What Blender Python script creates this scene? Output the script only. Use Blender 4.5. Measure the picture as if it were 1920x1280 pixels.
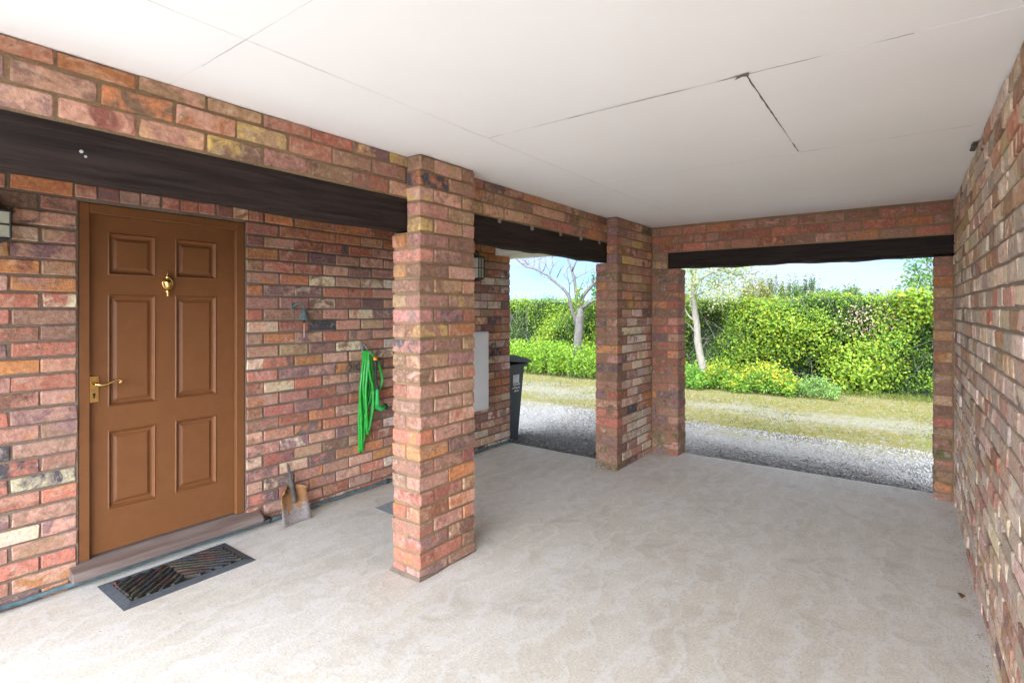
import bpy, math, random
import numpy as np
from mathutils import Vector
R = math.radians
for o in list(bpy.data.objects): bpy.data.objects.remove(o)
S = bpy.context.scene
C = S.collection

# ------------------------------------------------------------------ camera, sky, sun, exposure
HC = 2.42            # ceiling height
CH = 1.537           # camera height
cam = bpy.data.cameras.new('camera'); co = bpy.data.objects.new('camera', cam); C.objects.link(co)
cam.sensor_width = 36; cam.lens = 36 * 998 / 1920
cam.shift_y = -60 / 1920
cam.clip_start = 0.02; cam.clip_end = 2000
YAW = math.atan2(740, 998)
co.location = (0, 0, CH)
co.rotation_euler = (R(90), 0, YAW - R(90))
S.camera = co
S.render.resolution_x = 1024; S.render.resolution_y = 682
CA, SA = math.cos(YAW), math.sin(YAW)

SUN_EL, SUN_AZ = 42, 8
w = bpy.data.worlds.new('World'); S.world = w; w.use_nodes = True
nt = w.node_tree; nt.nodes.clear()
sky = nt.nodes.new('ShaderNodeTexSky'); sky.sky_type = 'NISHITA'; sky.sun_disc = False
sky.sun_elevation = R(SUN_EL); sky.sun_rotation = R(-(SUN_AZ + 180) + 90)
sky.air_density = .30; sky.dust_density = .4; sky.ozone_density = 2.0
bg = nt.nodes.new('ShaderNodeBackground'); bg.inputs[1].default_value = 0.05
out = nt.nodes.new('ShaderNodeOutputWorld')
tc = nt.nodes.new('ShaderNodeTexCoord'); mp = nt.nodes.new('ShaderNodeMapping'); mp.inputs['Scale'].default_value = (1, 1, 4.5)
nz = nt.nodes.new('ShaderNodeTexNoise'); nz.inputs['Scale'].default_value = 3.2; nz.inputs['Detail'].default_value = 7; nz.inputs['Roughness'].default_value = .55
rp = nt.nodes.new('ShaderNodeValToRGB'); rp.color_ramp.elements[0].position = .34; rp.color_ramp.elements[1].position = .58
mx = nt.nodes.new('ShaderNodeMix'); mx.data_type = 'RGBA'; mx.inputs['B'].default_value = (3.35, 3.32, 3.4, 1)
L = nt.links.new
L(tc.outputs['Generated'], mp.inputs['Vector']); L(mp.outputs[0], nz.inputs['Vector']); L(nz.outputs['Fac'], rp.inputs[0])
ml = nt.nodes.new('ShaderNodeMath'); ml.operation = 'MULTIPLY'; ml.inputs[1].default_value = .92
L(rp.outputs[0], ml.inputs[0]); L(ml.outputs[0], mx.inputs['Factor'])
L(sky.outputs[0], mx.inputs['A']); L(mx.outputs['Result'], bg.inputs[0]); L(bg.outputs[0], out.inputs[0])

sl = bpy.data.lights.new('sun', 'SUN'); so = bpy.data.objects.new('sun', sl); C.objects.link(so)
sl.energy = 5.0; sl.angle = R(105); sl.color = (1, .975, .94)
sd = Vector((math.cos(R(SUN_AZ)) * math.cos(R(SUN_EL)), math.sin(R(SUN_AZ)) * math.cos(R(SUN_EL)), -math.sin(R(SUN_EL))))
so.rotation_euler = sd.to_track_quat('-Z', 'Y').to_euler(); so.location = (-5, -5, 12)
S.view_settings.view_transform = 'Standard'; S.view_settings.look = 'None'; S.view_settings.gamma = 1
S.view_settings.use_curve_mapping = False
S.view_settings.exposure = 2.6
S.view_settings.use_white_balance = True; S.view_settings.white_balance_temperature = 5600; S.view_settings.white_balance_tint = 10
S.cycles.max_bounces = 10; S.cycles.diffuse_bounces = 7; S.cycles.transparent_max_bounces = 8
S.cycles.use_denoising = True; S.cycles.use_adaptive_sampling = True; S.cycles.adaptive_threshold = .02

def pix(p):
    x, y, z = p; d = CA * x + SA * y
    if d < .05: return None
    return 960 + 998 * (SA * x - CA * y) / d, 580 - 998 * (z - CH) / d

# ------------------------------------------------------------------ materials
MATS = {}
class NT:
    def __init__(s, name):
        s.m = bpy.data.materials.new(name); s.m.use_nodes = True; s.t = s.m.node_tree; s.t.nodes.clear()
        s.out = s.t.nodes.new('ShaderNodeOutputMaterial'); MATS[name] = s.m
    def n(s, typ, inp=None, **kw):
        nd = s.t.nodes.new('ShaderNode' + typ)
        for k, v in kw.items(): setattr(nd, k, v)
        for k, v in (inp or {}).items():
            if isinstance(v, bpy.types.NodeSocket): s.t.links.new(v, nd.inputs[k])
            else: nd.inputs[k].default_value = v
        return nd
    def noise(s, vec, scale, detail=4, rough=.6, dist=0):
        return s.n('TexNoise', {'Vector': vec, 'Scale': scale, 'Detail': detail, 'Roughness': rough, 'Distortion': dist}).outputs['Fac']
    def ramp(s, f, a, b, c0=(0, 0, 0, 1), c1=(1, 1, 1, 1)):
        r = s.n('ValToRGB', {0: f}); e = r.color_ramp.elements
        e[0].position = a; e[1].position = b; e[0].color = c0; e[1].color = c1
        return r.outputs[0]
    def mix(s, f, a, b, mode='MIX'):
        r = s.n('Mix', data_type='RGBA', blend_type=mode)
        for k, v in (('Factor', f), ('A', a), ('B', b)):
            if isinstance(v, bpy.types.NodeSocket): s.t.links.new(v, r.inputs[k])
            else: r.inputs[k].default_value = v
        return r.outputs['Result']
    def math(s, op, a, b=0.0):
        return s.n('Math', {0: a, 1: b}, operation=op).outputs[0]
    def pos(s): return s.n('NewGeometry').outputs['Position']
    def objpos(s): return s.n('TexCoord').outputs['Object']
    def scaled(s, v, sc): return s.n('Mapping', {'Vector': v, 'Scale': sc}).outputs[0]
    def bump(s, h, strength, dist=.005):
        return s.n('Bump', {'Height': h, 'Strength': strength, 'Distance': dist}).outputs[0]
    def bsdf(s, col, rough=.8, metal=0, normal=None, spec=.5, **more):
        inp = {'Base Color': col, 'Roughness': rough, 'Metallic': metal, 'Specular IOR Level': spec}
        if normal is not None: inp['Normal'] = normal
        inp.update(more)
        b = s.n('BsdfPrincipled', inp); s.t.links.new(b.outputs[0], s.out.inputs[0]); return b
def c4(c): return (c[0], c[1], c[2], 1)

def brick_mat():
    t = NT('brick')
    a1 = t.n('Attribute', attribute_name='tint'); a2 = t.n('Attribute', attribute_name='tint2')
    sv = t.n('VectorMath', {0: t.n('CombineXYZ', {0: a1.outputs['Alpha'], 1: a2.outputs['Alpha'], 2: a1.outputs['Alpha']}).outputs[0], 1: (71, 53, 37)}, operation='MULTIPLY').outputs[0]
    v = t.n('VectorMath', {0: t.pos(), 1: sv}, operation='ADD').outputs[0]
    n1 = t.noise(v, 9, 5, .65, .9); n2 = t.noise(v, 48, 5, .65); n3 = t.noise(v, 17, 6, .7, .8); n4 = t.noise(v, 150, 3, .6)
    col = t.mix(t.ramp(n1, .46, .62), a1.outputs['Color'], a2.outputs['Color'])
    bl = t.math('MULTIPLY', t.ramp(n3, .54, .72), .5)
    col = t.mix(bl, col, (.62, .52, .42, 1))
    col = t.mix(t.math('MULTIPLY', t.ramp(t.noise(v, 13, 6, .7, 1.2), .58, .70), .6), col, (.07, .055, .05, 1))
    val = t.ramp(n2, .25, .75, (.62, .6, .58, 1), (1.28, 1.26, 1.24, 1))
    col = t.mix(1.0, col, val, 'MULTIPLY')
    col = t.mix(t.math('MULTIPLY', t.ramp(n4, .64, .74), .55), col, (.05, .04, .035, 1))
    h = t.math('ADD', t.math('MULTIPLY', n2, 1.0), t.math('MULTIPLY', n3, 1.6))
    h = t.math('ADD', h, t.math('MULTIPLY', n4, .5))
    t.bsdf(col, .88, 0, t.bump(h, .9, .006), .35)
    return t.m
BRICK = brick_mat()
def mortar_mat(name, c, c2):
    t = NT(name); v = t.pos()
    n = t.noise(v, 6, 5, .6); f = t.noise(v, 120, 4, .7)
    col = t.mix(t.ramp(n, .35, .65), c4(c), c4(c2))
    col = t.mix(1.0, col, t.ramp(f, .3, .7, (.7, .7, .7, 1), (1.2, 1.2, 1.2, 1)), 'MULTIPLY')
    t.bsdf(col, .95, 0, t.bump(t.math('ADD', f, t.math('MULTIPLY', n, 2)), .8, .005), .2)
    return t.m
MORTAR_TAN = mortar_mat('mortar_tan', (.30, .205, .11), (.23, .165, .10))
MORTAR_GREY = mortar_mat('mortar_grey', (.22, .165, .12), (.165, .125, .095))
MORTAR_PALE = mortar_mat('mortar_pale', (.31, .255, .20), (.235, .195, .155))

def concrete_mat():
    t = NT('concrete'); v = t.pos()
    big = t.noise(v, .9, 5, .6, .8); mid = t.noise(v, 3.5, 6, .65, 1.2); fine = t.noise(v, 90, 4, .7)
    sw = t.n('TexWave', {'Vector': v, 'Scale': 1.7, 'Distortion': 11.0, 'Detail': 5.0, 'Detail Scale': 2.2, 'Detail Roughness': .65}, wave_type='RINGS').outputs['Fac']
    col = t.mix(t.ramp(big, .35, .65), (.585, .54, .45, 1), (.64, .61, .55, 1))
    col = t.mix(t.math('MULTIPLY', t.ramp(mid, .48, .70), .48), col, (.43, .385, .32, 1))
    col = t.mix(t.math('MULTIPLY', t.ramp(t.noise(v, 2.1, 6, .7, 2.0), .56, .72), .6), col, (.67, .655, .63, 1))
    col = t.mix(t.math('MULTIPLY', t.ramp(t.noise(v, 1.4, 5, .7, .5),   .62, .76), .4), col, (.27, .245, .22, 1))
    rv = t.n('Mapping', {'Vector': v, 'Rotation': (0, 0, .9), 'Scale': (4, 70, 4)}).outputs[0]
    col = t.mix(1.0, col, t.ramp(t.noise(rv, 1, 5, .7, .4), .3, .7, (.955, .953, .945, 1), (1.03, 1.03, 1.03, 1)), 'MULTIPLY')
    rv2 = t.n('Mapping', {'Vector': v, 'Rotation': (0, 0, -.5), 'Scale': (2, 9, 2)}).outputs[0]
    col = t.mix(t.math('MULTIPLY', t.ramp(t.noise(rv2, 1, 6, .75, .6), .60, .66), .22), col, (.36, .33, .29, 1))
    col = t.mix(1.0, col, t.ramp(fine, .3, .7, (.78, .775, .765, 1), (1.13, 1.13, 1.13, 1)), 'MULTIPLY')
    col = t.mix(t.math('MULTIPLY', t.ramp(t.noise(v, 34, 2, .5), .72, .78), .55), col, (.20, .17, .14, 1))
    col = t.mix(t.math('MULTIPLY', t.ramp(sw, .74, .97), .34), col, (.68, .67, .65, 1))
    h = t.math('ADD', t.math('MULTIPLY', sw, .7), t.math('MULTIPLY', fine, .35))
    h = t.math('ADD', h, t.math('MULTIPLY', mid, 1.3))
    t.bsdf(col, .82, 0, t.bump(h, .13, .008), .3)
    return t.m
CONCRETE = concrete_mat()

def paint_mat(name, c, rough=.5, var=.06, bump=.08, scale=8, spec=.5):
    t = NT(name); v = t.pos(); n = t.noise(v, scale, 5, .6); f = t.noise(v, 160, 3, .6)
    lo = tuple(x * (1 - var) for x in c); hi = tuple(min(1, x * (1 + var)) for x in c)
    col = t.mix(t.ramp(n, .3, .7), c4(lo), c4(hi))
    t.bsdf(col, rough, 0, t.bump(t.math('ADD', n, t.math('MULTIPLY', f, .3)), bump, .004), spec)
    return t.m
def ceil_mat():
    t = NT('ceiling_paint'); v = t.pos(); n = t.noise(v, 1.3, 5, .6); f = t.noise(v, 22, 5, .7, .5); g = t.noise(t.scaled(v, (1, 6, 1)), 30, 4, .6)
    col = t.mix(t.ramp(n, .3, .7), (.855, .86, .86, 1), (.895, .90, .905, 1))
    col = t.mix(t.math('MULTIPLY', t.ramp(f, .70, .78), .35), col, (.45, .42, .37, 1))
    t.bsdf(col, .7, 0, t.bump(t.math('ADD', n, t.math('MULTIPLY', g, .25)), .25, .006), .3)
    return t.m
CEIL = ceil_mat()
DOORP = paint_mat('door_paint', (.175, .071, .023), .5, .06, .14, 14, .3)
def wood_mat(name, c, c2, rough=.75, stretch=(3, 60, 60), bump=.8, spec=.3):
    t = NT(name); v = t.scaled(t.pos(), stretch); n = t.noise(v, 1, 6, .65, .6); b = t.noise(t.pos(), 5, 4, .6)
    col = t.mix(t.ramp(n, .35, .65), c4(c), c4(c2))
    col = t.mix(t.math('MULTIPLY', t.ramp(t.noise(t.pos(), 24, 6, .75, 1), .68, .76), .45), col, (.20, .16, .13, 1))
    t.bsdf(col, rough, 0, t.bump(t.math('ADD', n, b), bump, .008), spec)
    return t.m
BEAM_X = wood_mat('beam_timber', (.017, .012, .011), (.040, .029, .025), .7, (2.5, 45, 45), .8, .12)
BEAM_Y = wood_mat('beam_timber_cross', (.016, .012, .011), (.034, .026, .023), .7, (45, 2.5, 45), .8, .12)
SILL = wood_mat('worn_sill', (.13, .085, .07), (.21, .17, .145), .75, (1.5, 18, 18), .3)
BARK = wood_mat('bark', (.055, .050, .045), (.115, .102, .09), .9, (25, 25, 6), 1.0)
BARK_PALE = wood_mat('bark_pale', (.13, .117, .088), (.21, .187, .145), .9, (22, 22, 8), 1.0)
BARK_DARK = wood_mat('twig_bark', (.06, .052, .047), (.13, .112, .098), .9, (20, 20, 8), .8)
WHITE_PL = paint_mat('white_plastic', (.74, .74, .75), .4, .03, .03)
SOFFIT = paint_mat('soffit_paint', (.74, .72, .62), .6, .05, .1)
BLACK_METAL = paint_mat('black_metal', (.022, .022, .024), .45, .2, .2, 40)
RUBBER = paint_mat('grey_rubber', (.075, .085, .095), .65, .25, .3, 30)
BIN = paint_mat('bin_plastic', (.060, .068, .085), .5, .12, .12, 25)
BINLID = paint_mat('bin_lid_plastic', (.075, .085, .115), .42, .10, .1, 25)
PIPE = paint_mat('verdigris_pipe', (.085, .135, .145), .55, .45, .2, 12)
VERD = paint_mat('verdigris_bronze', (.09, .12, .115), .55, .35, .3, 40)
STRING = paint_mat('string', (.50, .42, .30), .9, .1, .1)
HOSE = paint_mat('hose_green', (.035, .32, .03), .33, .2, .2, 40)
HOSE_D = paint_mat('nozzle_green', (.03, .36, .06), .45, .1, .05)
ORANGE = paint_mat('connector_orange', (.75, .30, .02), .45, .05, .05)
STEEL = paint_mat('dull_steel', (.20, .20, .21), .5, .3, .2, 40)
LABEL = paint_mat('label_white', (.70, .71, .72), .5, .04, .02)
DARK = paint_mat('dark_void', (.02, .018, .016), .9, .2, .1)
LEAFY = paint_mat('dead_leaf_brown', (.16, .075, .04), .8, .3, .3)
def brass():
    t = NT('brass'); t.bsdf((.80, .56, .20, 1), .22, 1.0); return t.m
BRASS = brass()
def frosted():
    t = NT('frosted_glass'); n = t.noise(t.pos(), 30, 3)
    t.bsdf(t.mix(n, (.55, .54, .40, 1), (.66, .66, .54, 1)), .35, 0, None, .5, **{'Transmission Weight': .25}); return t.m
FROST = frosted()
def rust():
    t = NT('rusty_blade'); v = t.pos(); n = t.noise(v, 22, 6, .7); z = t.n('SeparateXYZ', {0: t.objpos()}).outputs[2]
    f = t.math('ADD', t.math('MULTIPLY', z, 4.0), t.math('MULTIPLY', n, 1.1))
    col = t.mix(t.ramp(f, .95, 1.30), (.30, .265, .245, 1), (.34, .17, .06, 1))
    col = t.mix(t.ramp(t.noise(v, 60, 5, .7), .5, .68), col, (.15, .10, .075, 1))
    t.bsdf(col, .8, .15, t.bump(n, .6, .004)); return t.m
RUST = rust()
def ribs():
    t = NT('mat_ribs'); a = t.n('Attribute', attribute_name='tint'); n = t.noise(t.pos(), 90, 4)
    col = t.mix(1.0, a.outputs['Color'], t.ramp(n, .3, .7, (.55, .55, .55, 1), (1.4, 1.4, 1.4, 1)), 'MULTIPLY')
    t.bsdf(col, .95, 0, t.bump(n, .9, .006), .1); return t.m
RIBS = ribs()
def leaf_mat(name, trans=.35, rough=.6):
    t = NT(name); a = t.n('Attribute', attribute_name='tint')
    p = t.n('BsdfPrincipled', {'Base Color': a.outputs['Color'], 'Roughness': rough, 'Specular IOR Level': .2})
    br = t.mix(1.0, a.outputs['Color'], (1.5, 1.5, .7, 1), 'MULTIPLY')
    tr = t.n('BsdfTranslucent', {'Color': br})
    m = t.n('MixShader', {0: trans, 1: p.outputs[0], 2: tr.outputs[0]}); t.t.links.new(m.outputs[0], t.out.inputs[0])
    return t.m
LEAF = leaf_mat('leaf')
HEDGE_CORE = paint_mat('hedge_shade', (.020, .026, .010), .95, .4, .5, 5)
def stone_mat():
    t = NT('gravel_stone'); a = t.n('Attribute', attribute_name='tint'); n = t.noise(t.pos(), 80, 3)
    col = t.mix(1.0, a.outputs['Color'], t.ramp(n, .3, .7, (.75, .75, .75, 1), (1.15, 1.15, 1.15, 1)), 'MULTIPLY')
    t.bsdf(col, .85, 0, None, .3); return t.m
STONE = stone_mat()
def ground_mat():
    t = NT('gravel_and_moss'); v = t.pos(); x = t.n('SeparateXYZ', {0: v}).outputs[0]
    vo = t.n('TexVoronoi', {'Vector': v, 'Scale': 38.0}); f = t.noise(v, 55, 4, .7)
    g = t.ramp(vo.outputs['Distance'], .1, .65, (.12, .11, .09, 1), (.21, .193, .16, 1))
    g = t.mix(.35, g, t.n('HueSaturation', {'Saturation': .12, 'Value': .32, 'Color': vo.outputs['Color']}).outputs[0])
    moss = t.mix(t.ramp(t.noise(v, 2.6, 5, .65), .38, .62), (.13, .103, .018, 1), (.098, .108, .010, 1))
    moss = t.mix(t.ramp(f, .4, .68), moss, (.135, .112, .045, 1))
    xs = t.math('ADD', x, t.math('MULTIPLY', t.math('SUBTRACT', t.noise(v, .55, 5, .65), .5), 3.2))
    k = t.n('MapRange', {0: xs, 1: 6.7, 2: 7.6, 3: 0.0, 4: 1.0}).outputs[0]
    gap = t.n('MapRange', {0: t.math('ABSOLUTE', t.math('SUBTRACT', xs, 8.9)), 1: .15, 2: .8, 3: .45, 4: 0.0}).outputs[0]
    k = t.math('SUBTRACT', k, gap)
    k = t.math('MULTIPLY', t.math('MAXIMUM', k, 0.0), t.ramp(t.noise(v, 14, 5, .7), .28, .5))
    col = t.mix(k, g, moss)
    far = t.n('MapRange', {0: x, 1: 11.6, 2: 12.6, 3: 0.0, 4: 1.0}).outputs[0]
    col = t.mix(far, col, (.085, .12, .03, 1))
    t.bsdf(col, .95, 0, t.bump(t.math('ADD', vo.outputs['Distance'], f), .8, .02), .15)
    return t.m
GROUND = ground_mat()

# ------------------------------------------------------------------ mesh helpers
class MB:
    def __init__(s): s.v = []; s.f = []
    def add(s, vs, fs):
        b = len(s.v); s.v += [tuple(p) for p in vs]; s.f += [tuple(i + b for i in f) for f in fs]; return s
    def box(s, x0, x1, y0, y1, z0, z1):
        return s.add([(x0, y0, z0), (x1, y0, z0), (x1, y1, z0), (x0, y1, z0), (x0, y0, z1), (x1, y0, z1), (x1, y1, z1), (x0, y1, z1)],
                     [(3, 2, 1, 0), (4, 5, 6, 7), (0, 1, 5, 4), (1, 2, 6, 5), (2, 3, 7, 6), (3, 0, 4, 7)])
    def cbox(s, x0, x1, y0, y1, z0, z1, b=.003, jit=0, rng=random):
        """chamfered box, 24 vertices"""
        lo = (x0, y0, z0); hi = (x1, y1, z1); idx = {}; vs = []
        for sx in (0, 1):
            for sy in (0, 1):
                for sz in (0, 1):
                    sg = (sx, sy, sz); cj = [rng.uniform(-jit, jit) for _ in range(3)]
                    for ax in range(3):
                        p = []
                        for k in range(3):
                            e = hi[k] if sg[k] else lo[k]
                            if k != ax: e += -b if sg[k] else b
                            p.append(e + cj[k] + rng.uniform(-jit, jit) * .25)
                        idx[(sg, ax)] = len(vs); vs.append(p)
        fs = []
        for ax in range(3):
            u, w_ = (ax + 1) % 3, (ax + 2) % 3
            for sd_ in (0, 1):
                q = []
                for (a, c) in ((0, 0), (1, 0), (1, 1), (0, 1)):
                    g = [0, 0, 0]; g[ax] = sd_; g[u] = a; g[w_] = c; q.append(idx[(tuple(g), ax)])
                fs.append(tuple(q) if sd_ else tuple(reversed(q)))
            for a in (0, 1):
                for c in (0, 1):
                    g0 = [0, 0, 0]; g0[u] = a; g0[w_] = c; g1 = list(g0); g0[ax] = 0; g1[ax] = 1
                    q = (idx[(tuple(g0), u)], idx[(tuple(g1), u)], idx[(tuple(g1), w_)], idx[(tuple(g0), w_)])
                    fs.append(q if (a == c) == True and False or (a ^ c) else tuple(reversed(q)))
        for sx in (0, 1):
            for sy in (0, 1):
                for sz in (0, 1):
                    sg = (sx, sy, sz); q = (idx[(sg, 0)], idx[(sg, 1)], idx[(sg, 2)])
                    fs.append(q if (sx + sy + sz) % 2 else tuple(reversed(q)))
        return s.add(vs, fs)
    def tube(s, pts, rad, n=8, caps=True):
        pts = [Vector(p) for p in pts]; m = len(pts)
        rad = rad if isinstance(rad, (list, tuple)) else [rad] * m
        vs = []; fs = []; prev = None
        for i, p in enumerate(pts):
            d = (pts[min(i + 1, m - 1)] - pts[max(i - 1, 0)]); d = d.normalized() if d.length > 1e-9 else Vector((0, 0, 1))
            if prev is None:
                a = d.cross(Vector((0, 0, 1)));
                if a.length < 1e-3: a = d.cross(Vector((1, 0, 0)))
            else: a = prev - d * prev.dot(d)
            a.normalize(); prev = a; b = d.cross(a)
            for k in range(n):
                t = 2 * math.pi * k / n; vs.append(p + (a * math.cos(t) + b * math.sin(t)) * rad[i])
        for i in range(m - 1):
            for k in range(n):
                fs.append((i * n + k, i * n + (k + 1) % n, (i + 1) * n + (k + 1) % n, (i + 1) * n + k))
        if caps: fs.append(tuple(reversed(range(n)))); fs.append(tuple((m - 1) * n + k for k in range(n)))
        return s.add(vs, fs)
    def lathe(s, prof, c=(0, 0, 0), axis='z', n=16):
        vs = []; fs = []
        for (r, h) in prof:
            for k in range(n):
                t = 2 * math.pi * k / n; a, b = r * math.cos(t), r * math.sin(t)
                p = {'z': (a, b, h), 'y': (a, h, b), 'x': (h, a, b)}[axis]
                vs.append((p[0] + c[0], p[1] + c[1], p[2] + c[2]))
        for i in range(len(prof) - 1):
            for k in range(n): fs.append((i * n + k, i * n + (k + 1) % n, (i + 1) * n + (k + 1) % n, (i + 1) * n + k))
        fs.append(tuple(range(n))); fs.append(tuple((len(prof) - 1) * n + k for k in range(n)))
        return s.add(vs, fs)
    def prism(s, poly, y0, y1):
        """poly in (x, z), extruded along y"""
        n = len(poly); vs = [(x, y0, z) for x, z in poly] + [(x, y1, z) for x, z in poly]
        fs = [tuple(range(n)), tuple(reversed(range(n, 2 * n)))] + [(i, i + n, (i + 1) % n + n, (i + 1) % n) for i in range(n)]
        return s.add(vs, fs)

def fix_normals(me):
    import bmesh
    bm = bmesh.new(); bm.from_mesh(me); bmesh.ops.recalc_face_normals(bm, faces=bm.faces); bm.to_mesh(me); bm.free()

def wpos(o):
    p = Vector(o.location); q = o.parent
    while q: p += Vector(q.location); q = q.parent
    return p
def build(name, mb, mat, parent=None, origin=None, smooth=False, norm=True, **props):
    V = np.array(mb.v, dtype=np.float64)
    if origin is None:
        origin = (V.min(0) + V.max(0)) / 2
        if parent is None: origin[2] = V[:, 2].min()
    V = V - np.array(origin)
    me = bpy.data.meshes.new(name); me.from_pydata(V.tolist(), [], mb.f)
    if norm: fix_normals(me)
    if smooth: me.polygons.foreach_set('use_smooth', [True] * len(me.polygons))
    me.materials.append(mat); o = bpy.data.objects.new(name, me); C.objects.link(o)
    o.location = Vector(origin) - (wpos(parent) if parent else Vector((0, 0, 0)))
    o.parent = parent
    for k, v in props.items(): o[k] = v
    return o
def empty(name, loc, label, cat, group=None):
    o = bpy.data.objects.new(name, None); C.objects.link(o); o.location = loc; o.empty_display_size = .1
    o['label'] = label; o['category'] = cat
    if group: o['group'] = group
    return o
def tag(o, label, cat, group=None):
    o['label'] = label; o['category'] = cat
    if group: o['group'] = group
    return o
def color_attr(me, name, arr):
    a = me.color_attributes.new(name, 'FLOAT_COLOR', 'POINT'); a.data.foreach_set('color', np.asarray(arr, dtype=np.float32).ravel())

# ------------------------------------------------------------------ brickwork
RED = (.355, .142, .095); PINK = (.46, .27, .192); ORG = (.44, .195, .08); BRN = (.25, .148, .10); PUR = (.205, .128, .118)
SLA = (.085, .075, .085); CRM = (.62, .49, .34); YEL = (.50, .36, .13); TAN = (.40, .26, .15); ROSE = (.39, .21, .158); GREEN = (.13, .13, .05)
PAL_HOUSE = [(RED, 6), (PINK, 6), (ROSE, 5), (PUR, 3), (SLA, .8), (CRM, 2), (TAN, 2.2), (BRN, 3), (ORG, 2.6)]
PAL_UPPER = [(RED, 3), (PINK, 3), (ROSE, 3), (BRN, 4), (YEL, .8), (TAN, 3), (ORG, 1.5), (PUR, 1.5)]
PAL_PIER_TOP = [(TAN, 4), (BRN, 4), (ORG, 1.6), (YEL, 1.4), (SLA, .3), (PINK, 2), (ROSE, 2)]
PAL_PIER_LOW = [(PINK, 4), (RED, 3), (ROSE, 4), (BRN, 2.5), (PUR, 2.5), (ORG, 1.5), (TAN, 1)]
PAL_SHADED = [(BRN, 5), (RED, 4), (PUR, 3), (ROSE, 2), (ORG, 1)]  # shade on the deep far-end faces, put into darker brick colours
PALE = (.58, .47, .39); GRB = (.43, .35, .28); PAL_PALE = [(CRM, 2), (PALE, 7), (PINK, 3), (GRB, 6), (TAN, 2.5), (ROSE, 1.6), (PUR, .8), (RED, .4)]
def pick(rng, pal):
    t = rng.uniform(0, sum(w_ for _, w_ in pal))
    for c, w_ in pal:
        t -= w_
        if t <= 0: break
    k = rng.uniform(.85, 1.45)
    return tuple(min(.8, x * k * rng.uniform(.93, 1.07)) for x in c)
PITCH = .0872; BH = .0735; Z0 = -.02; BL = .23; BW = .11; J = .012

class Brickwork:
    """collects brick boxes; the ones that show largest become objects, the others one joined part"""
    def __init__(s, seed): s.b = []; s.rng = random.Random(seed)
    def brick(s, x0, x1, y0, y1, z0, z1, pal, hidden=False, second=None):
        s.b.append((x0, x1, y0, y1, z0, z1, pal, hidden, second))
    def finish(s, parent, limit=300):
        rng = s.rng; sc = []
        for i, b in enumerate(s.b):
            ps = [pix((x, y, z)) for x in b[0:2] for y in b[2:4] for z in b[4:6]]; a = 0
            if None not in ps and not b[7]:
                us = [min(max(p[0], 0), 1920) for p in ps]; vs = [min(max(p[1], 0), 1280) for p in ps]
                a = (max(us) - min(us)) * (max(vs) - min(vs))
            sc.append((a, i))
        sc.sort(reverse=True); single = {i for a, i in sc[:limit] if a > 60}
        rest = MB(); rt = []; rt2 = []
        for i, (x0, x1, y0, y1, z0, z1, pal, hid, sec) in enumerate(s.b):
            t1 = pick(rng, pal); t2 = sec if (sec and rng.random() < .8) else pick(rng, pal); sd1, sd2 = rng.random(), rng.random()
            dx, dy = rng.uniform(-.0025, .0025), rng.uniform(-.0025, .0025)
            m = MB(); m.cbox(x0 + dx, x1 + dx, y0 + dy, y1 + dy, z0, z1, rng.uniform(.003, .007), .003, rng)
            A = [(t1[0], t1[1], t1[2], sd1)] * 24; B = [(t2[0], t2[1], t2[2], sd2)] * 24
            if i in single:
                o = build('brick', m, BRICK, parent, norm=False); color_attr(o.data, 'tint', A); color_attr(o.data, 'tint2', B)
            else: rest.add(m.v, m.f); rt += A; rt2 += B
        if rest.v:
            o = build('brick_remainder', rest, BRICK, parent, norm=False, kind='stuff'); color_attr(o.data, 'tint', rt); color_attr(o.data, 'tint2', rt2)

def spans(a, b, holes):
    out_ = [(a, b)]
    for h0, h1 in holes:
        nx = []
        for p, q in out_:
            if h1 <= p or h0 >= q: nx.append((p, q)); continue
            if h0 > p: nx.append((p, h0 - J))
            if h1 < q: nx.append((h1 + J, q))
        out_ = nx
    return [(p, q) for p, q in out_ if q - p > .035]
def courses(z_from, z_to, base=Z0):
    k = 0
    while base + k * PITCH < z_to - .02:
        a = base + k * PITCH; b = min(a + BH, z_to)
        if b > z_from + .015: yield k, max(a, z_from), b
        k += 1

# ------------------------------------------------------------------ the setting: ground, slab, ceiling
XE = 5.52; YP = 2.21; YB = 2.322; YH = 3.69; YR = -.305; XH = 4.94
g = MB(); nx, ny = 44, 44
xs = [-300, -120, -60, -30, -15, -8, -4] + [float(q) for q in np.linspace(-2, 14, 33)] + [20, 40, 90, 200, 500]
ys = [-300, -120, -60, -30, -12, -6] + [float(q) for q in np.linspace(-4, 14, 25)] + [20, 40, 80, 160, 400]
rg = random.Random(3)
for x in xs:
    for y in ys: g.v.append((x, y, -.045 + (rg.uniform(-.012, .012) if 5.8 < x < 14 and -4 < y < 14 else 0)))
for i in range(len(xs) - 1):
    for j in range(len(ys) - 1):
        a = i * len(ys) + j; g.f.append((a, a + len(ys), a + len(ys) + 1, a + 1))
build('ground', g, GROUND, kind='structure', origin=(0, 0, 0), smooth=True)

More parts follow.
